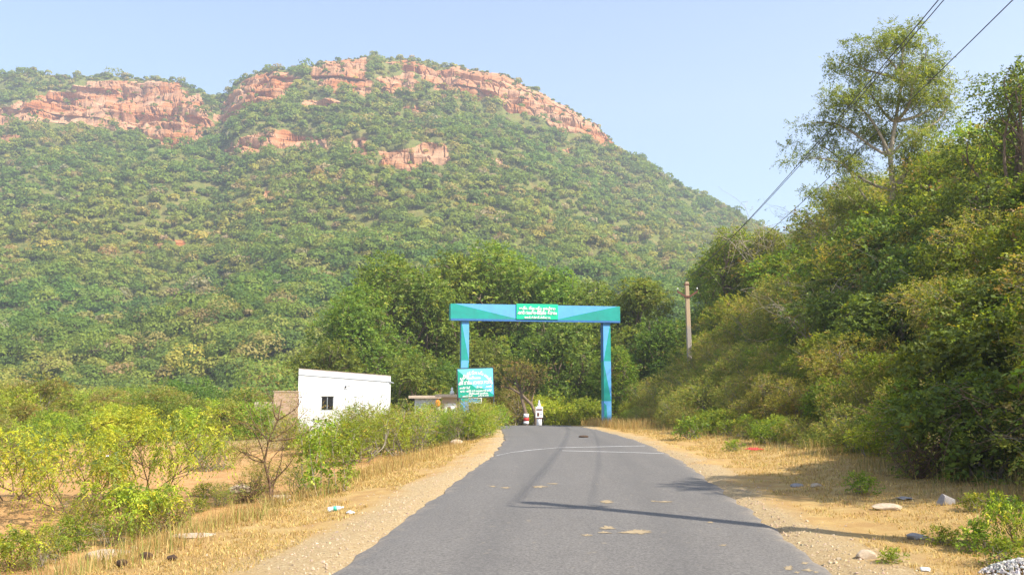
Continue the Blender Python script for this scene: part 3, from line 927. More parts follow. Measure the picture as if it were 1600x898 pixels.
# ------------------------------------------------------------------ gate over the road
def gate():
    p0, p1 = at(726, 500, 50.0), at(946, 502, 51.5)
    ang = math.atan2(p1.y - p0.y, p1.x - p0.x)
    span = math.hypot(p1.x - p0.x, p1.y - p0.y)
    cx, cy = (p0.x + p1.x) / 2, (p0.y + p1.y) / 2
    root = empty('gate_arch', (cx, cy, 0), ang)
    tag(root, 'blue and teal painted concrete gate spanning the road', 'gate')
    zb, zt = (p0.z + p1.z) / 2 - .02, (p0.z + p1.z) / 2 + .86
    h = span / 2
    w, dp = .215, .27
    for sx in (-1, 1):
        x0, x1 = sx * h - w, sx * h + w
        zg = min(gz(cx + sx * h * math.cos(ang), cy + sx * h * math.sin(ang)) - .3, -.5)
        m = MB()
        zz = [zb, zb - 2.25, zb - 4.5, zg]
        for k in range(3):
            a, b = zz[k], zz[k + 1]
            c1, c2 = (0, 1)
            yf = -dp
            if k == 2:
                m.face([(x0, yf, b), (x1, yf, b), (x1, yf, a), (x0, yf, a)], 0)
                m.face([(x0, yf - .003, b), (x0 + .2, yf - .003, b), (x0 + .14, yf - .003, a - .25), (x0, yf - .003, a - .1)], 1)
            elif (k == 0) == (sx > 0):
                m.face([(x0, yf, a), (x0, yf, b), (x1, yf, a)], 0); m.face([(x0, yf, b), (x1, yf, b), (x1, yf, a)], 1)
            else:
                m.face([(x0, yf, a), (x1, yf, b), (x1, yf, a)], 0); m.face([(x0, yf, a), (x0, yf, b), (x1, yf, b)], 1)
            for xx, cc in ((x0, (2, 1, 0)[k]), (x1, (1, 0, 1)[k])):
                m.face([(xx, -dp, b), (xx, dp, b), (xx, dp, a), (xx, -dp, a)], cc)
            m.face([(x0, dp, b), (x1, dp, b), (x1, dp, a), (x0, dp, a)], 1)
        m.box(x0 - .012, x0 + .02, -dp - .012, dp + .012, zb - 2.3, zb - 2.25, 1)
        m.build('post', [M['blue'], M['teal'], M['navy']], root)
    X0, X1 = -h - w - .62, h + w + .55
    s0, s1 = -1.22, 1.18                     # edges of the lettered panel
    m = MB()
    y = -dp - .12
    m.face([(X0, y, zb), (X0, y, zt), (X0 + .25, y, zt), (s0, y, zb + .10), (s0, y, zb)], 1)
    m.face([(X0 + .25, y, zt), (s0, y, zt), (s0, y, zb + .10)], 0)
    m.face([(X1, y, zb), (X1, y, zt), (X1 - .15, y, zt), (s1, y, zb + .10), (s1, y, zb)], 1)
    m.face([(X1 - .15, y, zt), (s1, y, zt), (s1, y, zb + .10)], 0)
    m.face([(s0, y, zb), (s1, y, zb), (s1, y, zt), (s0, y, zt)], 0)
    for xx in (X0, X1): m.face([(xx, y, zb), (xx, -y, zb), (xx, -y, zt), (xx, y, zt)], 1)
    m.face([(X0, y, zt), (X1, y, zt), (X1, -y, zt), (X0, -y, zt)], 1)
    m.face([(X0, -y, zb), (X1, -y, zb), (X1, -y, zt), (X0, -y, zt)], 0)
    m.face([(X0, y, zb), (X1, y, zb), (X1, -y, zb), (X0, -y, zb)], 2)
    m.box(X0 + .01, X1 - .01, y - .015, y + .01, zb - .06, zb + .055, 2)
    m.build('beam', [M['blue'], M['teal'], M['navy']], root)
    pan = MB().box(s0, s1, y - .06, y - .002, zb + .06, zt + .05, 0, .012).build('sign_panel', M['green_panel'], root)
    hh = zt - zb
    yy = y - .075
    text('lettering', 'ఆ.ప్ర. ప్రభుత్వ అటవీశాఖ', .20, 2.1, (s0 + s1) / 2, yy, zb + .70 * hh, M['white'], pan)
    text('lettering', 'నగరి గుండ్ల-క్షేత్ర ద్వారం', .27, 2.25, (s0 + s1) / 2, yy, zb + .40 * hh, M['white'], pan)
    text('lettering', 'అటవీ డివిజన్-చిత్తూరు', .15, 1.5, (s0 + s1) / 2, yy, zb + .14 * hh, M['white'], pan)

def text(name, body, size, width, x, y, z, mat, parent, rot=0.0, arc=None, depth=.012, font=None):
    c = bpy.data.curves.new(name, 'FONT'); c.body = body; c.size = size; c.align_x = 'CENTER'
    c.extrude = depth; c.offset = size * .028
    t = bpy.data.objects.new(name, c); COL.objects.link(t)
    dg = bpy.context.evaluated_depsgraph_get(); dg.update()
    me = bpy.data.meshes.new_from_object(t.evaluated_get(dg))
    bpy.data.objects.remove(t); bpy.data.curves.remove(c)
    n = len(me.vertices); co = np.zeros(n * 3); me.vertices.foreach_get('co', co); co = co.reshape(-1, 3)
    cxm = (co[:, 0].max() + co[:, 0].min()) / 2
    k = width / max(1e-6, co[:, 0].max() - co[:, 0].min())
    lx, lz = (co[:, 0] - cxm) * k, co[:, 1]
    if arc:
        a = lx / arc
        px_, pz_ = np.sin(a) * (arc + lz), np.cos(a) * (arc + lz) - arc
    else:
        px_, pz_ = lx, lz
    co2 = np.stack([px_, -co[:, 2], pz_], 1)
    me.vertices.foreach_set('co', co2.ravel()); me.update()
    me.name = name
    me.materials.clear(); me.materials.append(mat)
    for p in me.polygons: p.material_index = 0
    return link(name, me, parent, (x, y, z))
gate()

# ------------------------------------------------------------------ check post signboard
def signboard():
    a, b, c = at(716, 620, 43.0), at(771.5, 617, 43.4), at(716, 575, 43.0)
    W = math.hypot(b.x - a.x, b.y - a.y); H = c.z - a.z
    ang = math.atan2(b.y - a.y, b.x - a.x)
    root = empty('signboard', ((a.x + b.x) / 2, (a.y + b.y) / 2, a.z), ang)
    root.rotation_euler[1] = R(-2.2)
    tag(root, 'turquoise and green check post signboard with white lettering on two dark posts', 'sign')
    bp = MB()
    bp.box(-W / 2, W / 2, -.02, .02, 0, H, 0)
    panel = bp.build('panel', [M['sign_teal'], M['sign_sky']], root)
    y = -.021
    hill = [(-W / 2, y - .002, 0), (W / 2, y - .002, 0), (W / 2, y - .002, H * .06), (W * .32, y - .002, H * .22), (W * .12, y - .002, H * .34), (W * .02, y - .002, H * .30), (-W * .12, y - .002, H * .44), (-W * .2, y - .002, H * .58), (-W * .30, y - .002, H * .74), (-W * .5, y - .002, H * .95)]
    MB().face([(-W / 2, y, 0), (W / 2, y, 0), (W / 2, y, H), (-W / 2, y, H)], 0).build('sky_field', M['sign_sky'], panel)
    MB().prism(hill, (0, 0, 0), (0, -.002, 0)).build('hill_field', M['sign_teal'], panel)
    MB().prism([(W * .16, y - .002, H * .34), (W * .5, y - .002, H * .06), (W * .5, y - .002, H * .52)], (0, 0, 0), (0, -.002, 0)).build('blue_field', M['sign_blue'], panel)
    yt = y - .012
    T = lambda s, sz, w, x, z, **k: text('lettering', s, sz, w, x * W, yt, z * H, M['white'], panel, depth=.005, **k)
    T('ఆంధ్రప్రదేశ్ ప్రభుత్వ అటవీశాఖ', .20, W * 1.12, 0, .80, arc=W * .46)
    T('ప్రవేశము', .17, W * .40, -.06, .63)
    T('చెక్ పోస్టు (CHECK POST)', .20, W * .92, 0, .45)
    T('మామిడి రేంజ్', .13, W * .30, -.31, .30); T('స్థలం', .12, W * .16, .10, .31); T('నగరి', .14, W * .17, .36, .32)
    T('కడప - అన్ని వాహనములు ఆపి తనిఖీ', .13, W * .88, 0, .185)
    T('చేయించుకొనవలెను', .12, W * .54, .06, .095); T('అటవీ రేంజ్', .09, W * .28, -.24, .02); T('అధికారి నగరి', .09, W * .30, .20, .02)
    f = MB(); e = .035
    f.box(-W / 2 - e, W / 2 + e, -.035, .035, -e, .004); f.box(-W / 2 - e, W / 2 + e, -.035, .035, H - .004, H + e)
    f.box(-W / 2 - e, -W / 2 + .004, -.033, .033, 0, H); f.box(W / 2 - .004, W / 2 + e, -.033, .033, 0, H)
    f.build('frame', M['dark_frame'], root)
    for sx in (-1, 1):
        MB().box(sx * (W / 2 + .01) - .03, sx * (W / 2 + .01) + .03, .04, .10, -2.6, H, 0, .006).build('post', M['dark_frame'], root)
M['sign_teal'] = flat_mat('sign_green', (.0, .30, .21), .5, .06, 3)
M['sign_sky'] = flat_mat('sign_turquoise', (.16, .60, .68), .5, .06, 3)
M['sign_blue'] = flat_mat('sign_blue', (.11, .45, .78), .5, .06, 3)
signboard()

def notice():
    a, b = at(737, 629, 45.0), at(752, 621, 45.0)
    root = empty('notice_board', ((a.x + b.x) / 2, 45.0, a.z))
    tag(root, 'small white edged blue notice board below the check post signboard', 'sign')
    w, h = (b.x - a.x), b.z - a.z
    MB().box(-w / 2 - .18, w / 2, -.015, .015, 0, h, 0, .004).build('panel', M['sign_blue'], root)
    m = MB(); m.box(-w / 2 - .18, w / 2 + .03, -.025, -.016, h - .035, h + .02); m.box(-w / 2 - .18, w / 2 + .03, -.025, -.016, -.02, .03); m.box(w / 2 - .02, w / 2 + .03, -.024, -.0165, 0, h)
    m.build('border', M['white'], root)
    for x0, x1, z0, z1 in ((.15, .28, .55, .8), (.33, .44, .55, .8), (.33, .44, .15, .38), (-.3, .05, .62, .72)):
        MB().box(w * x0, w * x1, -.022, -.016, h * z0, h * z1).build('mark', M['dark_frame'], root)
    MB().box(-.16, -.11, .016, .05, -2.4, h).build('post', M['dark_frame'], root)
notice()

# ------------------------------------------------------------------ white house with its sloping parapet
def house():
    YL, YR = 46.0, 46.85
    tl, tr = at(467, 576, YL), at(610.5, 587.5, YR)
    W = math.hypot(tr.x - tl.x, tr.y - tl.y); ang = math.atan2(tr.y - tl.y, tr.x - tl.x)
    zb = gz(tl.x, tl.y) - .4
    root = empty('white_house', (tl.x, tl.y, zb), ang)
    tag(root, 'small whitewashed house with sloping flat roof behind roadside bushes', 'house')
    hl, hr = tl.z - zb, tr.z - zb
    D = 4.2
    m = MB()
    w0 = at(502, 641, 46.3); w1 = at(522, 618.5, 46.4)
    wx0 = (w0.x - tl.x) / math.cos(ang); wx1 = (w1.x - tl.x) / math.cos(ang); wz0, wz1 = w0.z - zb, w1.z - zb
    zs = lambda x: hl + (hr - hl) * x / W
    t = .22
    # front wall as a frame round the window opening
    m.prism([(0, 0, 0), (wx0, 0, 0), (wx0, 0, zs(wx0)), (0, 0, zs(0))], (0, 0, 0), (0, t, 0))
    m.prism([(wx1, 0, 0), (W, 0, 0), (W, 0, zs(W)), (wx1, 0, zs(wx1))], (0, 0, 0), (0, t, 0))
    m.prism([(wx0, 0, 0), (wx1, 0, 0), (wx1, 0, wz0), (wx0, 0, wz0)], (0, 0, 0), (0, t, 0))
    m.prism([(wx0, 0, wz1), (wx1, 0, wz1), (wx1, 0, zs(wx1)), (wx0, 0, zs(wx0))], (0, 0, 0), (0, t, 0))
    m.box(0, t, t, D, 0, hl - .02); m.box(W - t, W, t, D, 0, hr - .02)
    m.prism([(0, D, 0), (W, D, 0), (W, D, hr - .02), (0, D, hl - .02)], (0, 0, 0), (0, t, 0))
    m.build('wall', M['whitewash'], root)
    rf = MB().prism([(t, t, hl - .40), (W - t, t, hr - .40), (W - t, t, hr - .28), (t, t, hl - .28)], (0, 0, 0), (0, D - t, 0)).build('roof', M['roof'], root)
    MB().prism([(-.01, -.012, hl + .002), (W + .01, -.012, hr + .002), (W + .01, -.012, hr + .03), (-.01, -.012, hl + .03)], (0, 0, 0), (0, t + .03, 0)).build('coping', M['roof_line'], root)
    MB().prism([(.03, -.03, hl - .31), (W + .03, -.03, hr - .31), (W + .03, -.03, hr - .27), (.03, -.03, hl - .27)], (0, 0, 0), (0, .028, 0)).build('drip_edge', M['grey'], root)
    win = MB()
    f = .035
    win.box(wx0, wx1, .02, .10, wz1 - f, wz1); win.box(wx0, wx1, .02, .10, wz0, wz0 + f); win.box(wx0, wx0 + f, .022, .098, wz0 + f, wz1 - f); win.box(wx1 - f, wx1, .022, .098, wz0 + f, wz1 - f)
    xm = (wx0 + wx1) / 2 - .02
    win.box(xm, xm + .03, .021, .097, wz0 + f, wz1 - f)
    wo = win.build('window', M['grey'], root)
    MB().box(wx0 + f, xm, .05, .058, wz0 + f, wz1 - f).build('pane', M['glass'], wo)
    MB().box(xm + .03, wx1 - f, .05, .058, wz0 + f, wz1 - f).build('pane', M['glass'], wo)
    MB().box(wx0 - .06, wx1 + .06, -.035, .0, wz1, wz1 + .045, 0, .006).build('lintel', M['whitewash'], root)
    b = at(542, 604, 46.8); bx = (b.x - tl.x) / math.cos(ang)
    MB().tube([(bx, 0, b.z - zb), (bx, -.10, b.z - zb + .01), (bx + .22, -.12, b.z - zb + .03)], .018).box(bx - .04, bx + .04, -.03, 0, b.z - zb - .05, b.z - zb + .05).build('wall_bracket', M['dark_frame'], root)
    MB().tube([(W - .05, -.05, hr - .29), (W + .16, -.06, hr - .36)], .025).build('roof_spout', M['grey'], root)
M['roof_line'] = flat_mat('coping', (.42, .33, .28), .9, .3, 3)
house()

def brick_walls():
    o = at(428, 612, 45.97); e = at(466.5, 612, 45.97); z0 = gz(o.x, 46) - .3
    m = MB().box(0, e.x - o.x, 0, .23, 0, o.z - z0); w = m.build('brick_wall', M['brick'], None, (o.x, 45.97, z0))
    MB().box(-.03, e.x - o.x - .01, -.03, .26, o.z - z0, o.z - z0 + .06).build('coping', M['beige'], w)
    tag(w, 'brown brick wall joining the left side of the white house', 'wall')
    o = at(397, 628, 45.5); e = at(429, 628, 45.5); z0 = gz(o.x, 45) - .3
    w = MB().box(0, e.x - o.x, 0, .25, 0, o.z - z0, 0, .02).build('plaster_wall', M['beige'], None, (o.x, 45.5, z0))
    tag(w, 'low beige plastered wall left of the taller brick wall', 'wall')
brick_walls()

def hut(px0, px1, pyt, Y, D, wall, label, poster=False, slab=.16):
    a, b = at(px0, pyt, Y), at(px1, pyt, Y); z0 = gz(a.x, Y) - .3; W = b.x - a.x; H = a.z - z0
    root = empty('hut', (a.x, Y, z0)); tag(root, label, 'hut')
    MB().box(0, W, 0, D, 0, H - slab).build('wall', M[wall], root)
    MB().box(-.35, W + .12, -.35, D + .2, H - slab, H, 0, .015).build('roof', M['beige'], root)
    if poster:
        p = MB().box(.18, .18 + W * .62, -.035, -.003, H - 1.32, H - .52, 0, .006).build('poster', M['white'], root)
        MB().box(.34, .34 + W * .2, -.042, -.036, H - 1.2, H - .72).build('picture', M['rust'], p)
        MB().lathe([(.10, 0), (.14, .08), (.09, .2), (.05, .26), (.08, .33), (.02, .42)], 12, 0, Matrix.Translation((W * .55, D * .3, H))).build('finial', M['porcelain'], root)
    else:
        MB().box(W * .62, W * .95, -.02, -.003, .1, H - .55).build('door', M['rust'], root)
hut(648, 684, 618, 56.0, 2.5, 'whitewash', 'low white hut with overhanging flat slab roof behind the bushes')
hut(690, 718, 616, 53.0, 1.6, 'beige', 'small beige hut with white poster left of the signboard', True)
cl = at(684, 628, 52.6)
b_ = MB().lathe([(.03, 0), (.12, .02), (.16, .18), (.13, .36), (.04, .46)], 10).build('orange_bundle', M['orange'], None, (cl.x, 52.6, cl.z - .3))
tag(b_, 'orange cloth bundle hanging between the two low huts', 'cloth')
MB().tube([(0, 0, -1.9), (.02, 0, -.6), (0, 0, .02)], .03, .02).build('stick', M['brown_twig'], b_)

# ------------------------------------------------------------------ utility poles and cables
def pole(px=None, name='utility_pole', label='', x=0, y=0, zt=0, zg=0, rot=0.0, lean=0.0):
    root = empty(name, (x, y, zg), rot); root.rotation_euler[1] = lean
    tag(root, label, 'pole', 'concrete utility poles')
    H = zt - zg
    m = MB(); n = 12
    def ring(z): 
        k = 1 - .42 * z / H
        return .10 * k + .045, .085 * k + .04
    bm = m.bm; rings = []
    for i in range(n + 1):
        z = -.6 + (H + .6) * i / n; a, b = ring(max(z, 0)); c = .022
        rings.append([bm.verts.new((u, v, z)) for u, v in ((-a + c, -b), (a - c, -b), (a, -b + c), (a, b - c), (a - c, b), (-a + c, b), (-a, b - c), (-a, -b + c))])
    for i in range(n):
        for k in range(8): bm.faces.new((rings[i][k], rings[i][(k + 1) % 8], rings[i + 1][(k + 1) % 8], rings[i + 1][k]))
    bm.faces.new(rings[-1]); bm.faces.new(rings[0][::-1])
    m.build('shaft', M['pole'], root)
    a, b = ring(H)
    za = H - .85
    arm = MB()
    for s in (-1, 1):
        arm.prism([(s * .10, -b - .05, za - .06), (s * .58, -b - .05, za + .24), (s * .58, -b - .05, za + .34), (s * .10, -b - .05, za + .05)], (0, 0, 0), (0, .045, 0))
    arm.box(-.14, .14, -b - .055, -b - .004, za - .045, za + .045); arm.box(-.14, .14, b + .004, b + .03, za - .04, za + .04)
    ao = arm.build('cross_arm', M['rust'], root)
    MB().box(-a - .03, a + .03, -b - .02, b + .02, H - .20, H - .13, 0, .005).build('clamp', M['rust'], root)
    tips = [(-.55, -b - .03, za + .34), (.55, -b - .03, za + .34), (0, 0, H)]
    for tx, ty, tz in tips:
        ins = MB().lathe([(.018, -.02), (.018, .08)], 8, 0, Matrix.Translation((tx, ty, tz))).build('insulator_pin', M['rust'], root)
        MB().lathe([(.02, .06), (.038, .08), (.04, .11), (.025, .13), (.03, .15), (.012, .17)], 12, 0, Matrix.Translation((tx, ty, tz))).build('insulator', M['porcelain'] if tx else M['dark_frame'], ins)
    mw = Matrix.Translation(root.location) @ root.rotation_euler.to_matrix().to_4x4()
    return [mw @ Vector((tx, ty, tz + .17)) for tx, ty, tz in tips]
pt = at(1075, 440, 50.0); pb = at(1080, 560, 50.0)
fx, fy = pt.x, 50.0
tipsA = pole(label='weathered concrete utility pole with rusty V crossarm rising from the bank shrubs', x=pb.x - .05, y=50, zt=pt.z, zg=gz(pb.x, 50) - .1, rot=.06, lean=-.018)
npx, npy = 6.4, 8.0
tipsB = pole(label='near concrete utility pole on the right verge, its shadow crossing the road', x=npx, y=npy, zt=7.75, zg=gz(npx, npy), rot=.06)
names = ['left lower electric cable running to the crossarm of the far pole', 'right lower electric cable, set apart from the close pair', 'upper middle electric cable of the close pair, along the pole tops']
for i in range(3):
    a, b = tipsB[i], tipsA[i]
    pts = [a + (b - a) * t - Vector((0, 0, 4 * .42 * t * (1 - t))) for t in np.linspace(0, 1, 40)]
    tag(MB().tube(pts, .0085, n=6).build('electric_cable', M['cable']), names[i], 'cable', 'electric cables over the verge')

# ------------------------------------------------------------------ trees behind the gate
def P(px, Y):
    return at(px, 600, Y).x, Y
TREES = [
    ('tree1', 560, 66, .92, 'broad leafy tree directly behind the white house'),
    ('tree3', 520, 61, .86, 'dark lower tree at the left end of the grove, beside the house'),
    ('tree1', 630, 71, 1.17, 'tall rounded green tree behind the two low huts'),
    ('tree2', 705, 74, 1.27, 'tall green tree behind the left post of the gate'),
    ('tree1', 792, 75, 1.27, 'tallest green tree of the grove, peaking above the gate beam'),
    ('tree3', 640, 59, .72, 'dense dark tree overhanging the low huts'),
    ('tree2', 866, 72, 1.10, 'green tree behind the lettered panel of the gate'),
    ('tree3', 880, 63, 1.00, 'dark dense tree filling the right half of the gate opening'),
    ('tree1', 945, 68, .88, 'leafy green tree behind the right gate post'),
    ('tree2', 1005, 66, .84, 'green tree between the right gate post and the utility pole'),
    ('tree3', 750, 67, .90, 'shaded green tree seen through the left half of the gate'),
    ('tree3', 600, 66, .95, 'dark green tree between the house and the huts'),
    ('tree3', 1040, 60, .72, 'dark green tree just left of the utility pole'),
    ('tree4', 960, 58, .75, 'smaller leafy tree directly behind the foot of the right gate post'),
    ('tree3', 820, 66, .72, 'low shaded tree right of the signboard in the gate opening'),
    ('tree3', 690, 61, .66, 'low dark tree between the huts and the left gate post'),
]
for k, px, Y, s, lab in TREES:
    x, y = P(px, Y)
    plant(k, 'tree', x, y, lab, 'tree', 'leafy trees behind the gate', s, z=gz(x, y) - .3)
for key, px, Y, s, lab in (
        ('scrub3', 850, 58, .75, 'yellow green bush behind the poster pillar'), ('scrub3', 880, 60, .85, 'yellow green bush right of the poster pillar'),
        ('scrub5', 800, 60, 1.05, 'brownish dry tree left of the red and white trunk'), ('scrub3', 905, 57, .6, 'pale green bush at the road bend, nearest the right gate post'),
        ('scrub2', 770, 57, .7, 'olive bush at the left side of the gate opening'), ('scrub3', 840, 63, 1.0, 'sunlit yellow green tree behind the leaning trunk'), ('scrub1', 925, 55, .6, 'small green bush at the left of right gate post foot')):
    x, y = P(px, Y)
    plant(key, 'shrub', x, y, lab, 'shrub', None, s)

# leaning trunk with painted bands, and the pillar with a poster
def road_end():
    b = at(822, 661, 53.5); zb = gz(b.x, 53.5) - .1
    root = empty('painted_tree', (b.x, 53.5, zb)); tag(root, 'leaning tree with red and white painted trunk base at road end', 'tree')
    k = 53.5 / F
    pts = [(0, 0, 0), (.01, 0, .34), (-.03, 0, .9), (-.22, .05, 1.6), (-.30, .1, 2.1), (-.6, .2, 2.9)]
    z1 = at(822, 658, 53.5).z - zb
    MB().tube(pts, .15, .06, 10).build('trunk', M['bark'], root)
    def band(z0, z1, mat): MB().tube([(0, 0, z0), (.012, 0, z1)], .165, .16, 14).build('painted_band', mat, root)
    e = [at(822, p, 53.5).z - zb for p in (662, 657.5, 652, 646)]
    band(e[0], e[1], M['white']); band(e[1], e[2], M['red']); band(e[2], e[3], M['white'])
    rng = np.random.default_rng(4)
    tub = []; lob = []
    for e_ in ((-1.3, .2, 3.0), (-.2, .3, 3.4), (.6, .3, 3.1), (-.7, -.3, 3.6), (.3, 0, 2.7)):
        p = bend(rng, pts[4], e_, 6, .1); tub.append((p, .05, .012, 5)); lob.append((*e_, .7, .7, .4))
    V, Q = np_tubes(tub); link('branches', np_mesh('branches', V, Q, [M['bark']], smooth=True), root)
    V, T = crown(rng, lob, 300, 7, .11, .5, .3, [((.20, .15, .07), 3), ((.15, .13, .05), 2), ((.1, .12, .03), 1)], droop=.3, gap=.3)
    link('crown', np_mesh('crown', V, np.arange(len(V)).reshape(-1, 4), [M['leaf']], tint=T), root)
    # second, bent trunk behind
    b2 = at(838, 655, 56.0); zb2 = gz(b2.x, 56) - .1
    o = empty('bent_tree', (b2.x, 56, zb2)); tag(o, 'bent dark tree behind the poster pillar with spreading bare limbs', 'tree')
    trk = np.array([(0, 0, 0), (-.05, 0, .9), (-.3, 0, 1.5), (-.9, .1, 2.1), (-1.6, .2, 2.5), (-2.2, .2, 2.6)])
    tub = [(trk, .13, .04, 8), (bend(rng, trk[3], (-.7, 0, 3.4), 6, .05), .07, .02, 6), (bend(rng, trk[2], (.3, .2, 3.2), 6, .08), .06, .02, 6), (bend(rng, trk[4], (-2.0, 0, 3.4), 6, .08), .04, .015, 5)]
    V, Q = np_tubes(tub); link('trunk', np_mesh('trunk', V, Q, [M['bark']], smooth=True), o)
    lob = [(-.7, 0, 3.6, .8, .8, .5), (.3, .2, 3.4, .7, .7, .5), (-2.0, 0, 3.5, .8, .8, .5), (-2.3, .2, 2.8, .6, .6, .4), (-1.2, .3, 3.9, .9, .9, .5)]
    V, T = crown(rng, lob, 320, 7, .11, .5, .3, OLIVE, droop=.3, gap=.4)
    link('crown', np_mesh('crown', V, np.arange(len(V)).reshape(-1, 4), [M['leaf']], tint=T), o)
    # poster pillar
    c = at(842.5, 661, 52.5); zc = gz(c.x, 52.5) - .05
    r = empty('poster_pillar', (c.x, 52.5, zc)); tag(r, 'white roadside pillar carrying a poster and topped by a finial', 'pillar')
    zz = lambda p: at(842, p, 52.5).z - zc
    MB().lathe([(.16, 0), (.15, zz(656)), (.13, zz(652)), (.12, zz(634))], 14).build('base', M['whitewash'], r)
    MB().lathe([(.165, zz(653.2)), (.165, zz(651.8))], 14).build('red_band', M['red'], r)
    pb_ = MB().box(-.21, .21, -.19, -.14, zz(652), zz(635), 0, .01).build('poster', M['white'], r)
    H = zz(635) - zz(652); z0 = zz(652)
    MB().box(-.17, .17, -.196, -.1905, z0 + H * .66, z0 + H * .80).build('heading', M['rust'], pb_)
    MB().box(-.13, .0, -.196, -.1905, z0 + H * .12, z0 + H * .45).build('picture', M['rust'], pb_)
    MB().box(.06, .15, -.196, -.1905, z0 + H * .25, z0 + H * .42).build('caption', M['grey'], pb_)
    MB().lathe([(.07, zz(634)), (.09, zz(632.5)), (.07, zz(630)), (.04, zz(628.5)), (.05, zz(627)), (.01, zz(624.5))], 12).build('finial', M['porcelain'], r)
road_end()

# ------------------------------------------------------------------ thicket on the right bank
def base_x(y): return 7.25 - .5 * float(sstep(20, 45, y))
KIND = {'green1': 'dense mid green', 'green2': 'dense mid green', 'dark1': 'dark broad-leaved', 'dark2': 'dark broad-leaved', 'olive1': 'olive twiggy', 'olive2': 'olive twiggy', 'bright1': 'bright yellow green', 'bare1': 'bare grey branched', 'bare2': 'tangled bare twig'}
def bank_label(key, q, y):
    row = 'at the foot of the right bank' if q < 2.2 else ('halfway up the right bank' if q < 6.5 else 'atop the right bank')
    if y < 21: by = 'near the verge'
    elif y < 34: by = 'below the feathery tree'
    elif y < 52: by = 'before the utility pole' if y < 47 else 'round the utility pole'
    else: by = 'beyond the utility pole'
    return f'{KIND[key]} shrub {row} {by}', f'{KIND[key]} shrubs {row} {by}'
def thicket():
    rows = []
    y = 10.5
    while y < 76:
        step = np.interp(y, [10, 20, 40, 75], [1.55, 1.7, 2.3, 3.4])
        q = .35
        while q < np.interp(y, [10, 25, 45, 75], [9, 15, 21, 26]):
            rows.append((q + rngp.normal() * .28, y + rngp.normal() * .35))
            q += step * np.interp(q, [0, 3, 9], [.62, .95, 1.4])
        y += step
    n = 0
    for q, y in rows:
        x = base_x(y) + q
        z = gz(x, y)
        px, py = to_px(x, y, z + 1.5)
        if px > 1850 or px < 930: continue
        # what grows where: olive twiggy scrub low and far, dark creepers near, brighter bushes scattered
        nz = float(fbm(x * .22, y * .16, 91, 3)); r = rngp.random()
        if y > 24 and (q < 3.6 or nz > .54): key = 'olive1' if r < .42 else ('olive2' if r < .72 else ('bright1' if r < .84 else 'green1'))
        elif y < 26 and q < 2.0: key = 'dark2' if r < .14 else ('green2' if r < .46 else ('bright1' if r < .72 else 'olive1'))
        elif nz < .45: key = 'dark1' if r < .4 else ('green1' if r < .8 else 'olive2')
        elif nz > .55: key = 'olive2' if r < .5 else ('bright1' if r < .8 else 'green2')
        else: key = 'green1' if r < .4 else ('green2' if r < .75 else ('bright1' if r < .88 else 'olive1'))
        top = .85 + .84 * q + 1.2 * float(sstep(21, 14, y)) + .5 * float(sstep(6, 11, q))
        s = float(np.clip((top - (z - gz(base_x(y) - .5, y))) / 2.75, .36, 1.5)) * rngp.uniform(.85, 1.15) * (1 + .010 * max(0, y - 25))
        if 1035 < px < 1125 and 24 < y < 50.5: s *= 1.12
        elif 1020 < px < 1180 and 24 < y < 50: s *= 1.0
        lab, grp = bank_label(key, q, y)
        plant(key, 'shrub', x, y, lab, 'shrub', grp, s, s * rngp.uniform(.85, 1.1), rngp.uniform(0, 6.28), z=z - .12)
        n += 1
    print('thicket', n)
thicket()
def bank(key, name, px, Y, s, label, cat, sz=None, dz=-.2, rz=None):
    x = at(px, 600, Y).x
    return plant(key, name, x, Y, label, cat, None, s, sz, rz, z=gz(x, Y) + dz)
ft = bank('feather', 'tree', 1404, 40, .86, 'tall feathery tree with pale trunk standing above the right thicket', 'tree', 1.02, rz=0.0)
for k_, px_, Y_, s_, l_ in (('green1', 1372, 36.8, 1.75, 'tall green shrub hiding the left foot of the feathery tree'), ('olive2', 1418, 36.8, 1.5, 'olive shrub before the trunk of the feathery tree'), ('green2', 1450, 37, 1.8, 'tall leafy shrub at the right foot of the feathery tree'), ('olive1', 1335, 37, 1.75, 'olive shrub left of the feathery tree foot'), ('bright1', 1395, 34.5, 1.6, 'bright green shrub in front of the feathery tree')):
    bank(k_, 'shrub', px_, Y_, s_, l_, 'shrub')
bank('tree4', 'tree', 1150, 62, 1.22, 'rounded green tree at the left end of the thicket skyline', 'tree')
bank('tree4', 'tree', 1205, 60, .98, 'low green tree beside the rounded tree on the skyline', 'tree')
bank('tree5', 'tree', 1640, 28, .95, 'dark leafy tree at the top right corner of the thicket', 'tree', sz=1.08)
bank('tree4', 'tree', 1505, 36, .80, 'leafy tree just right of the feathery tree', 'tree')
bank('tree4', 'tree', 1120, 70, 1.1, 'leafy tree half hidden behind the rounded skyline tree', 'tree')
bank('bare1', 'shrub', 1265, 33, .95, 'spray of bare pale branches halfway up the right bank', 'shrub', dz=1.6)
bank('bare1', 'shrub', 1225, 58, 2.2, 'bare leafless bush on the skyline under the electric cables', 'shrub', dz=2.6)
bank('bare1', 'shrub', 1312, 44, 1.4, 'leafless twiggy bush left of the feathery tree', 'shrub', dz=2.6)
bank('olive2', 'shrub', 1081, 46.5, .95, 'olive shrub hiding the foot of the far utility pole', 'shrub')
bank('olive1', 'shrub', 1100, 44.5, .8, 'olive shrub just right of the utility pole foot', 'shrub')
bank('bare2', 'shrub', 1500, 14.6, 1.0, 'tangle of bare grey twigs at the foot of the thicket', 'shrub', dz=.35)
bank('bare2', 'shrub', 1590, 13.6, 1.1, 'tangle of bare grey twigs at the right edge of the thicket foot', 'shrub', dz=.5)
bank('bare2', 'shrub', 1410, 17.6, .8, 'small tangle of bare twigs on the shaded thicket foot', 'shrub', dz=.35)
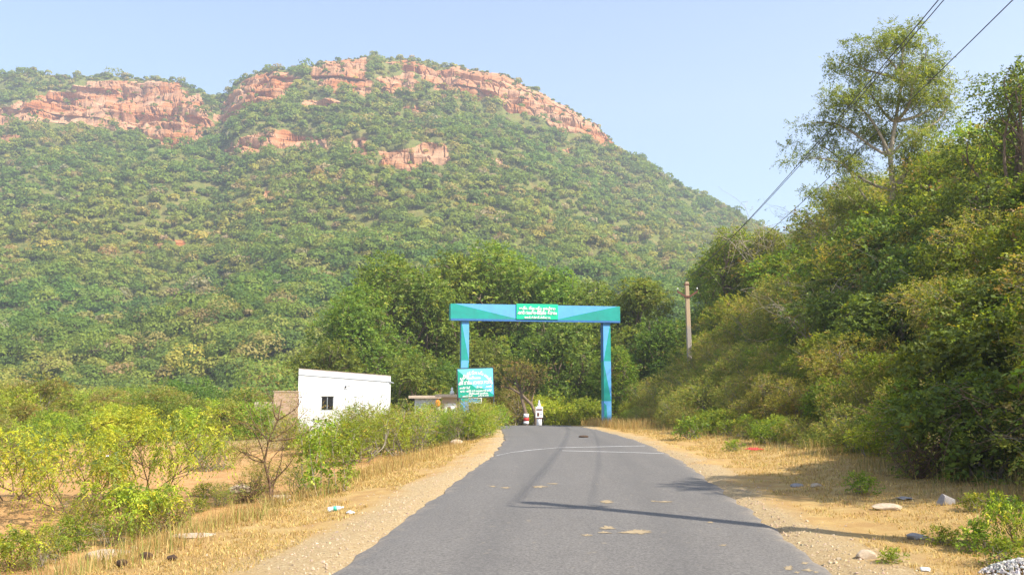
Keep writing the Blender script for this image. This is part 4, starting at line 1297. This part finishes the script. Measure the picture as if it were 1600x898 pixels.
bank('bare3', 'shrub', 1428, 14.4, .9, 'dry brown bushy weed beside the grey stone on the verge', 'weed', dz=0)
# a tree beyond the frame whose shadow falls on the road
plant('tree4', 'tree', 10.2, 10.9, 'leafy tree on the right bank whose shadow reaches the road', 'tree', None, .95, 1.0, 1.0, z=gz(10.2, 10.9) - .2)

# verge plants on the right
for key, px, py, s, lab in (('herb', 1085, 686, 2.0, 'bright green low bush on the verge left of the thicket'), ('herb', 1140, 682, 1.5, 'small green herb beside the bright verge bush'), ('herb', 1215, 690, 1.6, 'green herb with yellow blooms against the thicket'),
                            ('weed1', 1205, 692, .75, 'tall weed at the thicket edge above the pale rock'), ('herb', 1150, 705, .9, 'dry olive tuft on the verge'), ('herb', 1345, 770, .9, 'pale low weed left of the dry brown bush'),
                            ('herb', 1520, 800, .7, 'leafy seedling on the near right verge'), ('herb', 1470, 850, .6, 'low green weed near the gravel heap'), ('herb', 1540, 860, .8, 'creeping weed beside the gravel heap'), ('herb', 1400, 880, .45, 'tiny weed near the road at the bottom edge'), ('herb', 1560, 885, .8, 'green weed at the bottom right edge beside the gravel heap')):
    p = hit(px, py); plant(key, 'weed', p.x, p.y, lab, 'weed', None, s)
p = hit(1590, 856); plant('senna3', 'shrub', p.x, p.y, 'lime green plant with hanging leaves at the right edge of the verge', 'shrub', None, .46, .62)

# ------------------------------------------------------------------ left side: bushes along the road, foreground shrubs
LB = [('weed1', 560, 716), ('weed2', 585, 706), ('weed1', 610, 700), ('weed2', 632, 704), ('weed1', 650, 694), ('weed2', 668, 696), ('weed1', 690, 688), ('weed2', 708, 686), ('weed1', 725, 682), ('weed2', 742, 678), ('weed2', 756, 674), ('weed1', 772, 669),
      ('weed1', 575, 690), ('weed1', 600, 686), ('weed2', 622, 682), ('weed1', 645, 680), ('weed2', 665, 676), ('weed1', 688, 674), ('weed2', 710, 672), ('weed1', 735, 668), ('weed1', 760, 664), ('weed2', 545, 700), ('weed2', 530, 690), ('weed1', 640, 668), ('weed2', 690, 666), ('weed2', 560, 676), ('weed1', 590, 672), ('weed1', 652, 682), ('weed2', 676, 684), ('weed1', 698, 680), ('weed2', 716, 676)]
for i, (key, px, py) in enumerate(LB):
    p = hit(px, py + 7)
    if float(road_c(p.y)) - p.x < HW + .75: p.x = float(road_c(p.y)) - HW - .75
    zone = 'below the signboard' if px > 690 else ('below the two huts' if px > 625 else 'in front of the white house')
    kind = 'bright green leafy' if key == 'weed1' else 'yellowish thin-leaved'
    plant(key, 'bush', p.x, p.y, f'{kind} roadside bush {zone}', 'bush', f'{kind} bushes {zone}', rngp.uniform(1.05, 1.45) * (1.15 if px < 700 else .95), None, rngp.uniform(0, 6))
def left(key, name, px, py, s, lab, cat, sz=None, rz=None):
    p = hit(px, py); return plant(key, name, p.x, p.y, lab, cat, None, s, sz, rz)
left('weed1', 'shrub', 492, 712, 1.15, 'green bush in front of the left corner of the white house', 'shrub')
left('weed2', 'shrub', 455, 702, 1.1, 'thin olive bush in front of the brown brick wall', 'shrub')
left('wispy', 'shrub', 425, 700, .8, 'wispy pale shrub before the beige plaster wall', 'shrub')
left('wispy', 'shrub', 560, 690, 1.05, 'wispy grey green shrub standing before the white wall', 'shrub')
left('wispy', 'shrub', 600, 684, 1.0, 'wispy shrub at the right corner of the white house', 'shrub')
left('wispy', 'shrub', 478, 700, .6, 'thin pale shrub at the left corner of the white house', 'shrub')
left('senna1', 'shrub', 232, 800, 1.02, 'tall lime green shrub with drooping leaves over red soil', 'shrub', 1.12)
left('senna2', 'shrub', 105, 812, 1.05, 'wide lime green drooping shrub at the left foreground', 'shrub')
left('senna2', 'shrub', 20, 782, 1.0, 'yellow green drooping shrub cut by the left edge', 'shrub')
left('senna3', 'shrub', 215, 838, 1.1, 'low drooping green shrub beside the flat rock', 'shrub')
left('senna3', 'shrub', 12, 892, .72, 'small leafy shrub in the bottom left corner', 'shrub')
left('senna1', 'shrub', 70, 728, .9, 'pale lime shrub behind the wide drooping shrub', 'shrub')
left('weed2', 'shrub', 235, 838, .62, 'low yellowish weed at the foot of the tall drooping shrub', 'shrub')
left('herb', 'weed', 85, 870, .9, 'dark green broad-leaved weed left of the flat rock', 'weed')
left('herb', 'weed', 120, 862, .7, 'small green weed near the flat rock', 'weed')
left('herb', 'weed', 305, 800, .8, 'small green weed on the slope of the shoulder', 'weed')
left('herb', 'weed', 318, 778, .9, 'small leafy weed near the pale boulder', 'weed')
for i_, (k_, x_, y_, s_, l_) in enumerate((('weed2', 175, 852, .5, 'low dry weed behind the flat rock'), ('weed2', 60, 885, .55, 'dry weed in the bottom left corner of the slope'), ('herb', 100, 846, 1.1, 'dark broad-leaved weed under the wide drooping shrub'), ('weed2', 130, 838, .6, 'olive weed beneath the wide drooping shrub'), ('bare3', 270, 826, .6, 'dry twiggy weed at the foot of the tall drooping shrub'), ('weed2', 345, 790, .45, 'dry weed clump below the pale boulder'), ('herb', 545, 752, .8, 'green weed on the shoulder beyond the saplings'), ('weed2', 410, 768, .6, 'olive weed left of the thorny shrub stems'))):
    left(k_, 'weed', x_, y_, s_, l_, 'weed')
left('weed2', 'shrub', 330, 735, .9, 'round olive bush behind the bare red soil', 'shrub')
left('weed1', 'shrub', 300, 720, .8, 'green bush at the far side of the bare soil', 'shrub')
left('thorn', 'shrub', 425, 782, 1.12, 'bare thorny shrub with brown stems on the slope', 'shrub', 1.05, 0.0)
left('sapling', 'shrub', 505, 772, .78, 'leafy green sapling with several upright stems', 'shrub')
left('sapling', 'shrub', 535, 766, .62, 'shorter leafy sapling on the roadside slope', 'shrub')
left('slender', 'shrub', 455, 785, .8, 'single slender stem with big drooping leaves', 'shrub', .95)
left('weed2', 'shrub', 470, 770, .7, 'dry olive weed at the foot of the thorny shrub', 'shrub')
left('bare3', 'shrub', 385, 785, .7, 'dry brown weed at the foot of the thorny shrub', 'weed')

# scrub between the field and the hill
def scrub():
    pts = []
    tries = 0
    while len(pts) < 190 and tries < 20000:
        tries += 1
        y = 34 + 110 * rngp.random() ** 1.2
        u = rngp.uniform(-.66, .02)
        x = u * y
        px, py = to_px(x, y, 0)
        if px > 430 and y < 60: continue
        if px > 520 and y < 92: continue
        if y < 43 and (px > 300 and px < 520): continue
        if y < 39 and px > 230: continue
        if px > 760: continue
        md = np.interp(y, [34, 60, 140], [1.7, 2.3, 4.4])
        if any((x - a) ** 2 + (y - b) ** 2 < md * md for a, b in pts): continue
        pts.append((x, y))
        r = rngp.random()
        key = ['scrub1', 'scrub2', 'scrub3', 'scrub4', 'scrub5'][int(np.searchsorted([.20, .42, .84, .88, 1], r))]
        if y < 52: s = rngp.uniform(.42, .68)
        elif y < 70: s = rngp.uniform(.55, .9)
        else: s = rngp.uniform(.8, 1.25)
        kind = {'scrub1': 'mid green', 'scrub2': 'olive twiggy', 'scrub3': 'yellow green', 'scrub4': 'dark green leafy', 'scrub5': 'dry brownish'}[key]
        big = 'shrub' if s < .75 else 'tree'
        zone = 'edging the red field' if y < 52 else ('in the scrub belt left of the white house' if y < 80 else 'at the foot of the wooded hill')
        plant(key, 'scrub_' + big, x, y, f'{kind} scrub {big} {zone}', big, f'{kind} scrub {big}s {zone}', s, s * rngp.uniform(.85, 1.1), rngp.uniform(0, 6))
    print('scrub', len(pts))
scrub()
for key, px, Y, s, lab in (('scrub4', 292, 78, 1.12, 'conspicuous round dark green tree standing out of the scrub'), ('scrub4', 385, 56, .72, 'dark green bush left of the beige plaster wall'), ('scrub4', 520, 64, .9, 'green tree just left of the grove behind the house'), ('scrub3', 8, 46, .9, 'bright yellow green bush at the left edge of the scrub')):
    x, y = P(px, Y); plant(key, 'tree', x, y, lab, 'tree', None, s)

# ------------------------------------------------------------------ stones, litter, markings
def rock(name, label, cat, px, py, w, d, h, mat, seed, rz=0.0, sink=.36, group=None):
    p = hit(px, py)
    bm = bmesh.new(); bmesh.ops.create_icosphere(bm, subdivisions=3, radius=.5)
    rng = np.random.default_rng(seed); off = rng.uniform(0, 50, 3)
    pl = unit(rng.normal(size=(9, 3))); dd = rng.uniform(.30, .46, 9)
    for v in bm.verts:
        c = np.array(v.co)
        for n_, k in zip(pl, dd):
            e = c @ n_ - k
            if e > 0: c = c - n_ * e * .9
        c = c * (1 + .16 * (float(fbm(c[0] * 4 + off[0], c[1] * 4 + c[2] * 3 + off[1], 5, 3)) - .5))
        v.co = c
    me = bpy.data.meshes.new(name); bm.to_mesh(me); bm.free(); me.materials.append(M[mat])
    o = link(name, me, None, (p.x, p.y, p.z + h * (.5 - sink)), (0, 0, rz), (w, d, h))
    return tag(o, label, cat, group)
rock('rock', 'long flat pale rock on the grassy shoulder at lower left', 'rock', 168, 872, 1.0, .5, .22, 'stone', 1, .1)
rock('rock', 'jagged pale boulder on bare soil near the thorny shrub', 'rock', 375, 770, .55, .4, .30, 'stone', 2)
rock('rock', 'flat pink stone under the thorny shrub', 'rock', 440, 778, .5, .3, .12, 'stone', 3)
rock('rock', 'pale rock lying at the edge of the left bushes', 'rock', 714, 694, .5, .4, .28, 'stone', 4)
rock('rock', 'pinkish flat rock on the right verge under the thicket', 'rock', 1385, 795, .4, .28, .12, 'stone', 5)
rock('rock', 'reddish rock at the thicket edge beside the verge bush', 'rock', 1175, 682, 1.0, .6, .35, 'stone', 6)
rock('rock', 'small tan stone near the road edge at lower right', 'rock', 1352, 872, .22, .18, .13, 'stone', 7)
rock('rock', 'blue grey stone beside the dry brown weed', 'rock', 1478, 788, .24, .2, .24, 'grey_stone', 8)
rock('rock', 'small dark stone on the right verge', 'rock', 1245, 760, .22, .16, .09, 'grey_stone', 9)
rock('rock', 'small brown stone next to the dark verge stone', 'rock', 1276, 760, .20, .16, .09, 'stone', 10)
rock('rock', 'grey stone in the pole shadow on the verge', 'rock', 1432, 841, .26, .18, .09, 'grey_stone', 11)
rock('rock', 'small pink stone on the left shoulder beside the dung', 'rock', 210, 858, .16, .12, .09, 'stone', 12)
rock('rock', 'flat brown stone on the left shoulder slope', 'rock', 310, 838, .6, .3, .08, 'stone', 13)
rock('rock', 'tiny white stone near the bottle', 'rock', 548, 801, .13, .10, .06, 'plastic', 14)
rock('rock', 'small white stone on the verge near the gravel heap', 'rock', 1446, 891, .10, .08, .06, 'plastic', 15)
for i, (px, py, w, lab) in enumerate(((190, 885, .12, 'brown dung pat on the shoulder, closest to the flat rock'), (228, 873, .15, 'brown dung pat between two others on the shoulder'), (268, 876, .11, 'brown dung pat farthest right on the shoulder'))):
    rock('dung_pat', lab, 'dung', px, py, w, w * .8, .08, 'dung', 20 + i, 0, .12)
def road_rock(lab, px, py, w):
    o = rock('dung_pat', lab, 'dung', px, py, w, w * .8, .10, 'dung', 33); o.location.z = road_top(o.location.x, o.location.y) + .03
    return o
road_rock('brown dung heap lying on the asphalt near the crest', 912, 687, .36)
def marker(px, pyb, pyt, w, lab, rz, Y):
    t = at(px, pyt, Y); zb = gz(t.x, Y) - .15
    m = MB(); h = t.z - zb
    m.prism([(-w / 2, 0, 0), (w / 2, 0, 0), (w / 2 * .95, 0, h * .92), (w * .3, 0, h), (-w * .34, 0, h), (-w / 2 * .97, 0, h * .93)], (0, -.09, 0), (0, .09, 0))
    bmesh.ops.bevel(m.bm, geom=list(m.bm.edges), offset=.012, segments=2, affect='EDGES')
    o = m.build('marker_stone', M['whitewash'], None, (t.x, Y, zb), (0, .05, rz)); tag(o, lab, 'marker stone')
p = hit(580, 692); marker(581, 0, 667, .34, 'white painted marker stone among bushes right of the house window', .2, p.y)
marker(394, 0, 656, .26, 'narrow white marker stone in front of the beige plaster wall', .1, hit(394, 677).y)

def bottle():
    p = hit(524, 799)
    root = empty('plastic_bottle', (p.x, p.y, p.z + .045), R(14)); tag(root, 'empty clear plastic bottle with green label lying on dry grass', 'bottle')
    root.rotation_euler = (0, R(-6), R(14)); root.scale = (.82, .82, .82)
    rot = Matrix.Rotation(R(90), 4, 'Y') @ Matrix.Translation((0, 0, -.13))
    MB().lathe([(.02, 0), (.036, .006), (.038, .03), (.035, .06), (.038, .09), (.038, .16), (.034, .19), (.016, .225), (.013, .24), (.013, .25)], 18, 0, rot).build('body', M['pet'], root)
    MB().lathe([(.0386, .095), (.0386, .15)], 18, 0, rot).build('label', M['bottle_label'], root)
    MB().lathe([(.016, .242), (.016, .262), (.012, .264)], 14, 0, rot).build('cap', M['white'], root)
m_, n_, l_, p_ = new_mat('clear_plastic')
p_.inputs['Base Color'].default_value = (.80, .86, .90, 1); p_.inputs['Roughness'].default_value = .15; p_.inputs['Transmission Weight'].default_value = .45; p_.inputs['IOR'].default_value = 1.2
M['pet'] = m_
M['bottle_label'] = flat_mat('bottle_label', (.05, .42, .30), .5, .2, 30)
bottle()

def rag(lab, px, py, w, mat, seed, name='litter_rag', cat='litter'):
    p = hit(px, py); rng = np.random.default_rng(seed)
    bm = bmesh.new(); bmesh.ops.create_grid(bm, x_segments=12, y_segments=10, size=.5)
    for v in bm.verts:
        x, y = v.co.x, v.co.y
        r = math.hypot(x, y)
        v.co.z = .34 * float(fbm(x * 5 + seed, y * 5, seed, 3)) * max(0, 1 - r * 1.3)
        v.co.x *= .75 + .5 * float(fbm(y * 3, seed, 4, 2)); v.co.y *= .7 + .6 * float(fbm(x * 3, seed, 6, 2))
    bmesh.ops.solidify(bm, geom=bm.faces[:], thickness=.01)
    me = bpy.data.meshes.new(name); bm.to_mesh(me); bm.free(); me.materials.append(M[mat])
    tag(link(name, me, None, (p.x, p.y, p.z + .01), (0, 0, seed), (w, w, w)), lab, cat)
rag('crumpled white plastic lying on the red soil', 178, 714, .55, 'plastic', 3)
rag('red cloth scrap at the thicket foot', 1180, 703, .4, 'red', 5)
rag('small white plastic scrap below the sapling', 452, 784, .2, 'plastic', 7)
rag('grey plastic scrap on the right verge left of the dry weed', 1413, 780, .18, 'grey_stone', 8)

def gravel_heap():
    p = hit(1590, 893); rng = np.random.default_rng(3)
    Vs, Qs, Ts = [], [], []
    n = 900
    r = rng.random(n) ** .5 * .42; a = rng.uniform(0, 6.28, n)
    c = np.stack([p.x + .1 + r * np.cos(a), p.y - .05 + r * np.sin(a) * .8, np.zeros(n)], 1)
    c[:, 2] = ground(c[:, 0], c[:, 1]) + .11 * (1 - (r / .42) ** 2)
    V, Q, T = pebbles(rng, c, rng.uniform(.008, .022, n), np.array([.46, .43, .39]))
    o = link('gravel', np_mesh('gravel', V, Q, [M['pebble']], tint=T)); tag(o, 'heap of pale grey gravel at the bottom right corner', 'gravel', kind='stuff')
def pebbles(rng, c, s, col):
    n = len(c)
    base = np.array([(-1, -1, -.6), (1, -1, -.6), (1, 1, -.6), (-1, 1, -.6), (-.7, -.7, .7), (.7, -.7, .7), (.7, .7, .7), (-.7, .7, .7)]) * .8
    b = base[None] * rng.uniform(.6, 1.2, (n, 1, 3)) + rng.normal(size=(n, 8, 3)) * .16
    ang = rng.uniform(0, 6.28, n); ca, sa = np.cos(ang), np.sin(ang)
    x = b[..., 0] * ca[:, None] - b[..., 1] * sa[:, None]; y = b[..., 0] * sa[:, None] + b[..., 1] * ca[:, None]
    V = np.stack([x, y, b[..., 2]], -1) * s[:, None, None] + c[:, None, :]
    f = np.array([(0, 3, 2, 1), (4, 5, 6, 7), (0, 1, 5, 4), (1, 2, 6, 5), (2, 3, 7, 6), (3, 0, 4, 7)])
    Q = (np.arange(n)[:, None, None] * 8 + f[None]).reshape(-1, 4)
    T = np.repeat(col * rng.uniform(.65, 1.25, (n, 1)) * (1 + rng.normal(size=(n, 3)) * .04), 8, 0)
    return V.reshape(-1, 3), Q, T
m_, n_, l_, p_ = new_mat('pebble'); l_.new(attr(n_, 'tint', 'Color'), p_.inputs[0]); p_.inputs['Roughness'].default_value = .9
M['pebble'] = m_
gravel_heap()

def shoulder_pebbles():
    rng = np.random.default_rng(12)
    n = 6000
    y = 6.5 + 26 * rng.random(n) ** 1.8
    sgn = np.where(rng.random(n) < .5, -1, 1)
    d = HW + .02 + np.abs(rng.normal(size=n)) * np.where(sgn < 0, .7, .42)
    x = road_c(y) + sgn * d
    c = np.stack([x, y, ground(x, y) + .004], 1)
    V, Q, T = pebbles(rng, c, np.exp(rng.normal(-5.0, .45, n)), np.array([.48, .36, .24]))
    o = link('gravel', np_mesh('gravel', V, Q, [M['pebble']], tint=T)); tag(o, 'pale loose gravel strewn along both road edges', 'gravel', kind='stuff')
shoulder_pebbles()

def blades(rng, x, y, h, w, pal, lean=.5):
    n = len(x)
    z = ground(x, y) - .01
    a = rng.uniform(0, 6.28, n); l = np.abs(rng.normal(size=n)) * lean * h
    P0 = np.stack([x, y, z], 1)
    dirn = np.stack([np.cos(a), np.sin(a), np.zeros(n)], 1); sd_ = np.stack([-np.sin(a), np.cos(a), np.zeros(n)], 1)
    mid = P0 + dirn * (l * .3)[:, None] + np.array([0, 0, 1]) * (h * .6)[:, None]
    tip = P0 + dirn * l[:, None] + np.array([0, 0, 1]) * h[:, None]
    a0, a1 = P0 - sd_ * (w * .5)[:, None], P0 + sd_ * (w * .5)[:, None]
    b0, b1 = mid - sd_ * (w * .38)[:, None], mid + sd_ * (w * .38)[:, None]
    c0, c1 = tip - sd_ * (w * .08)[:, None], tip + sd_ * (w * .08)[:, None]
    V = np.stack([a0, a1, b1, b0, b0, b1, c1, c0], 1).reshape(-1, 3)
    T = np.repeat(pick(rng, pal, n) * np.exp(rng.normal(0, .2, (n, 1))), 8, 0)
    return V, T
def grasses():
    rng = np.random.default_rng(8)
    V, T = [], []
    n = 170000                                                    # short dry grass of both shoulders
    y = 6.3 + 38 * rng.random(n) ** 1.9
    sgn = np.where(rng.random(n) < .5, -1, 1)
    d = np.where(sgn < 0, HW + .9 + rng.random(n) * 2.9, HW + .75 + rng.random(n) * 4.4)
    x = road_c(y) + sgn * d
    k = fbm(x * 1.3, y * 1.3, 14, 3) + .25 * sstep(0, 1.2, d - HW - .7) > .52
    x, y = x[k], y[k]; m = len(x)
    a = blades(rng, x, y, rng.uniform(.015, .05, m) * np.interp(y, [6, 30], [1, 1.6]), rng.uniform(.004, .009, m) * np.interp(y, [6, 30], [1, 2.2]), [((.44, .31, .11), 4), ((.52, .39, .16), 3), ((.35, .22, .075), 2), ((.26, .26, .06), .8)], 1.2)
    o = link('dry_grass', np_mesh('dry_grass', a[0], np.arange(len(a[0])).reshape(-1, 4), [M['straw']], tint=a[1])); tag(o, 'short yellow dry grass on the shoulders of the road', 'grass', kind='stuff')
    V, T = [], []                                                # tall straw among the left bushes and along the field edge
    def patch(n, f, h, w, pal, lean=.35):
        x, y = f(n); v, t = blades(rng, x, y, rng.uniform(*h, len(x)), rng.uniform(*w, len(x)), pal, lean); V.append(v); T.append(t)
    def edge_left(n):
        y = rng.uniform(12, 46, n) ; x = road_c(y) - np.interp(y, [14, 22, 46], [4.6, 3.6, 2.6]) - np.abs(rng.normal(size=n)) * 1.1
        k = fbm(x * .8, y * .8, 19, 3) > .47; return x[k], y[k]
    patch(6500, edge_left, (.06, .34), (.005, .011), DRY, .45)
    def slope(n):
        y = rng.uniform(8, 19, n); x = road_c(y) - np.interp(y, [8, 20], [4.7, 4.2]) - np.abs(rng.normal(size=n)) * 1.7 + .4
        k = fbm(x * .9, y * .9, 23, 3) > .52; return x[k], y[k]
    patch(8500, slope, (.04, .30), (.004, .009), DRY + [((.2, .24, .05), 2.5)], .55)
    def field(n):
        y = rng.uniform(13, 44, n); x = -5.5 - rng.random(n) * 16 - (y - 13) * .25
        k = fbm(x * .35, y * .35, 29, 3) > .56; return x[k], y[k]
    patch(9000, field, (.06, .30), (.006, .013), DRY + [((.2, .26, .05), 2)])
    def rfoot(n):
        y = rng.uniform(9, 48, n); x = 7.4 - .5 * sstep(20, 45, y) + rng.normal(size=n) * .7
        k = fbm(x * .8, y * .8, 39, 3) > .48; return x[k], y[k]
    patch(14000, rfoot, (.06, .34), (.005, .010), DRY[:2] + [((.2, .2, .07), 3), ((.12, .15, .04), 2)])
    def gate_r(n):
        y = rng.uniform(40, 54, n); x = 4.9 + np.abs(rng.normal(size=n)) * 1.4 - (y - 40) * .06
        return x, y
    patch(2500, gate_r, (.2, .55), (.009, .018), DRY)
    v = np.concatenate(V); t = np.concatenate(T)
    o = link('tall_grass', np_mesh('tall_grass', v, np.arange(len(v)).reshape(-1, 4), [M['straw']], tint=t)); tag(o, 'tall straw coloured grass and weeds fringing the bushes', 'grass', kind='stuff')
grasses()

def undergrowth():
    """leaf litter and low leafy growth covering the bank between the shrubs"""
    rng = np.random.default_rng(44)
    n = 60000
    y = rng.uniform(10, 74, n); q = .2 + rng.random(n) ** .8 * 14; x = 7.7 - .5 * sstep(20, 45, y) + q
    h = rng.random(n) ** 2 * np.interp(q, [0, 2, 5], [.12, .5, .8])
    P_ = np.stack([x, y, ground(x, y) + h], 1)
    D = unit(rng.normal(size=(n, 3)) + np.array([0, 0, .3])); N = unit(rng.normal(size=(n, 3)) * .5 + np.array([0, 0, 1]))
    s = rng.uniform(.07, .13, n) * np.interp(y, [10, 74], [.9, 1.9])
    Vv = leaf_quads(P_, D, N, s, .6)
    T_ = np.repeat(pick(rng, GREEN + OLIVE + [((.14, .09, .05), 3)], n) * .9, 4, 0)
    o = link('undergrowth', np_mesh('undergrowth', Vv, np.arange(len(Vv)).reshape(-1, 4), [M['far_leaf']], tint=T_)); tag(o, 'low leafy undergrowth covering the right bank between shrubs', 'undergrowth', kind='stuff')
    n = 60000
    y = 40 + rng.random(n) * 110; u = rng.uniform(-.7, .06, n); x = u * y
    k = ~((y < 50) & (x > -17)) & (x < road_c(y) - 4)
    x, y = x[k], y[k]; n = len(x)
    P_ = np.stack([x, y, ground(x, y) + rng.random(n) ** 2 * 1.1], 1)
    D = unit(rng.normal(size=(n, 3)) + np.array([0, 0, .3])); N = unit(rng.normal(size=(n, 3)) * .5 + np.array([0, 0, 1]))
    Vv = leaf_quads(P_, D, N, rng.uniform(.18, .36, n) * np.interp(y, [40, 150], [.8, 1.6]), .6)
    z_ = fbm(x * .06, y * .06, 49, 3)[:, None]
    T_ = np.repeat((pick(rng, BRIGHT + OLIVE, n) * (.7 + .6 * z_)), 4, 0)
    o = link('undergrowth', np_mesh('undergrowth', Vv, np.arange(len(Vv)).reshape(-1, 4), [M['far_leaf']], tint=T_)); tag(o, 'yellow green ground cover of the scrub plain below the hill', 'undergrowth', kind='stuff')
undergrowth()

# ------------------------------------------------------------------ marks on the asphalt
def on_road(px, py, dz=.012):
    d = ray(px, py); d = d / d[1]
    y = -CAM_H / d[2]
    for _ in range(12):
        y = (road_top(d[0] * y, y) + dz - CAM_H) / d[2]
    return Vector((d[0] * y, y, road_top(d[0] * y, y) + dz))
def marks():
    m = MB()
    for line in ([(776, 711), (800, 706), (835, 702), (870, 699), (910, 698), (960, 697), (1008, 696)], [(878, 703.5), (920, 704.5), (980, 706), (1037, 708)]):
        P3 = []
        for a, b in zip(line[:-1], line[1:]):
            for t in np.linspace(0, 1, 9)[:-1]: P3.append(on_road(a[0] + (b[0] - a[0]) * t, a[1] + (b[1] - a[1]) * t))
        P3.append(on_road(*line[-1]))
        for a, b in zip(P3[:-1], P3[1:]):
            w = .045 * (.6 + .8 * float(vnoise(a.x * 3, a.y, 3)))
            v = [m.bm.verts.new(q) for q in (a + Vector((0, -w, 0)), b + Vector((0, -w, 0)), b + Vector((0, w, 0)), a + Vector((0, w, 0)))]
            m.bm.faces.new(v)
    tag(m.build('road_markings', M['chalk']), kind='structure')
    rng = np.random.default_rng(5); MV, MR, MQ = [], [], []
    pat = [(950, 824, 15, 4), (945, 831, 11, 2.2), (992, 829.5, 27, 4.2), (917, 835, 10, 1.6), (948, 783, 11, 2.6), (843, 759.5, 13, 1.6), (864, 755, 8, 1.2), (790, 761, 9, 1.3), (770, 759, 6, 1), (1130, 851, 6, 1.6), (1232, 886, 10, 3), (1258, 879, 6, 2), (1262, 890, 8, 2), (1110, 815, 7, 1.5), (1040, 783, 14, 1), (1020, 782, 6, .8), (1246, 893, 5, 1.4), (1275, 893, 5, 1.5)]
    for cx, cy, rx, ry in pat:
        n = 40; ph = rng.uniform(0, 50)
        pts = []
        for k in range(n):
            a = k * 2 * math.pi / n; r = .1 + 1.7 * float(fbm(math.cos(a) * 2.2 + ph, math.sin(a) * 2.2 + ph, 9, 4)) ** 1.2
            pts.append(on_road(cx + rx * r * math.cos(a), cy + ry * r * math.sin(a), .005))
        c0 = on_road(cx, cy, .005); b0 = len(MV); MV.extend([c0] + pts)
        MR.extend([0.0] + [1.0] * n)
        MQ.extend([(b0, b0 + 1 + k, b0 + 1 + (k + 1) % n) for k in range(n)])
    me = np_mesh('sand', np.array([tuple(v) for v in MV]), np.array(MQ), [M['sand']], attrs=dict(rim=np.array(MR)))
    tag(link('sand', me), 'tan patches of spilled mud dried on the asphalt', 'mud', kind='stuff')

M['chalk'] = flat_mat('faded_white_line', (.60, .59, .57), .9, .2, 8)
M['sand'] = flat_mat('dried_mud', (.34, .26, .15), .95, .25, 14, bumps=.3)
mm = M['sand']; n_, l_ = mm.node_tree.nodes, mm.node_tree.links
nz_ = noise_node(n_, l_, 16, 5, .75, coords(n_))
al_ = ramp(n_, l_, math_n(n_, l_, 'ADD', math_n(n_, l_, 'MULTIPLY', attr(n_, 'rim'), .38), nz_), [(.76, (.9, .9, .9)), (1.0, (0, 0, 0))])
l_.new(al_, n_['Principled BSDF'].inputs['Alpha'])
marks()

# ------------------------------------------------------------------ haze of the valley air
def haze():
    m = bpy.data.materials.new('haze'); m.use_nodes = True
    n, l = m.node_tree.nodes, m.node_tree.links
    n.remove(n['Principled BSDF'])
    v = n.new('ShaderNodeVolumePrincipled')
    v.inputs['Color'].default_value = (.86, .91, 1.0, 1); v.inputs['Density'].default_value = HAZE; v.inputs['Anisotropy'].default_value = .2
    l.new(v.outputs[0], n['Material Output'].inputs['Volume'])
    o = MB().box(-1010, 1010, -1010, 1010, -12, 330).build('haze', m)
    tag(o, 'pale blue haze filling the valley air', 'haze', kind='stuff')
if HAZE > 0: haze()
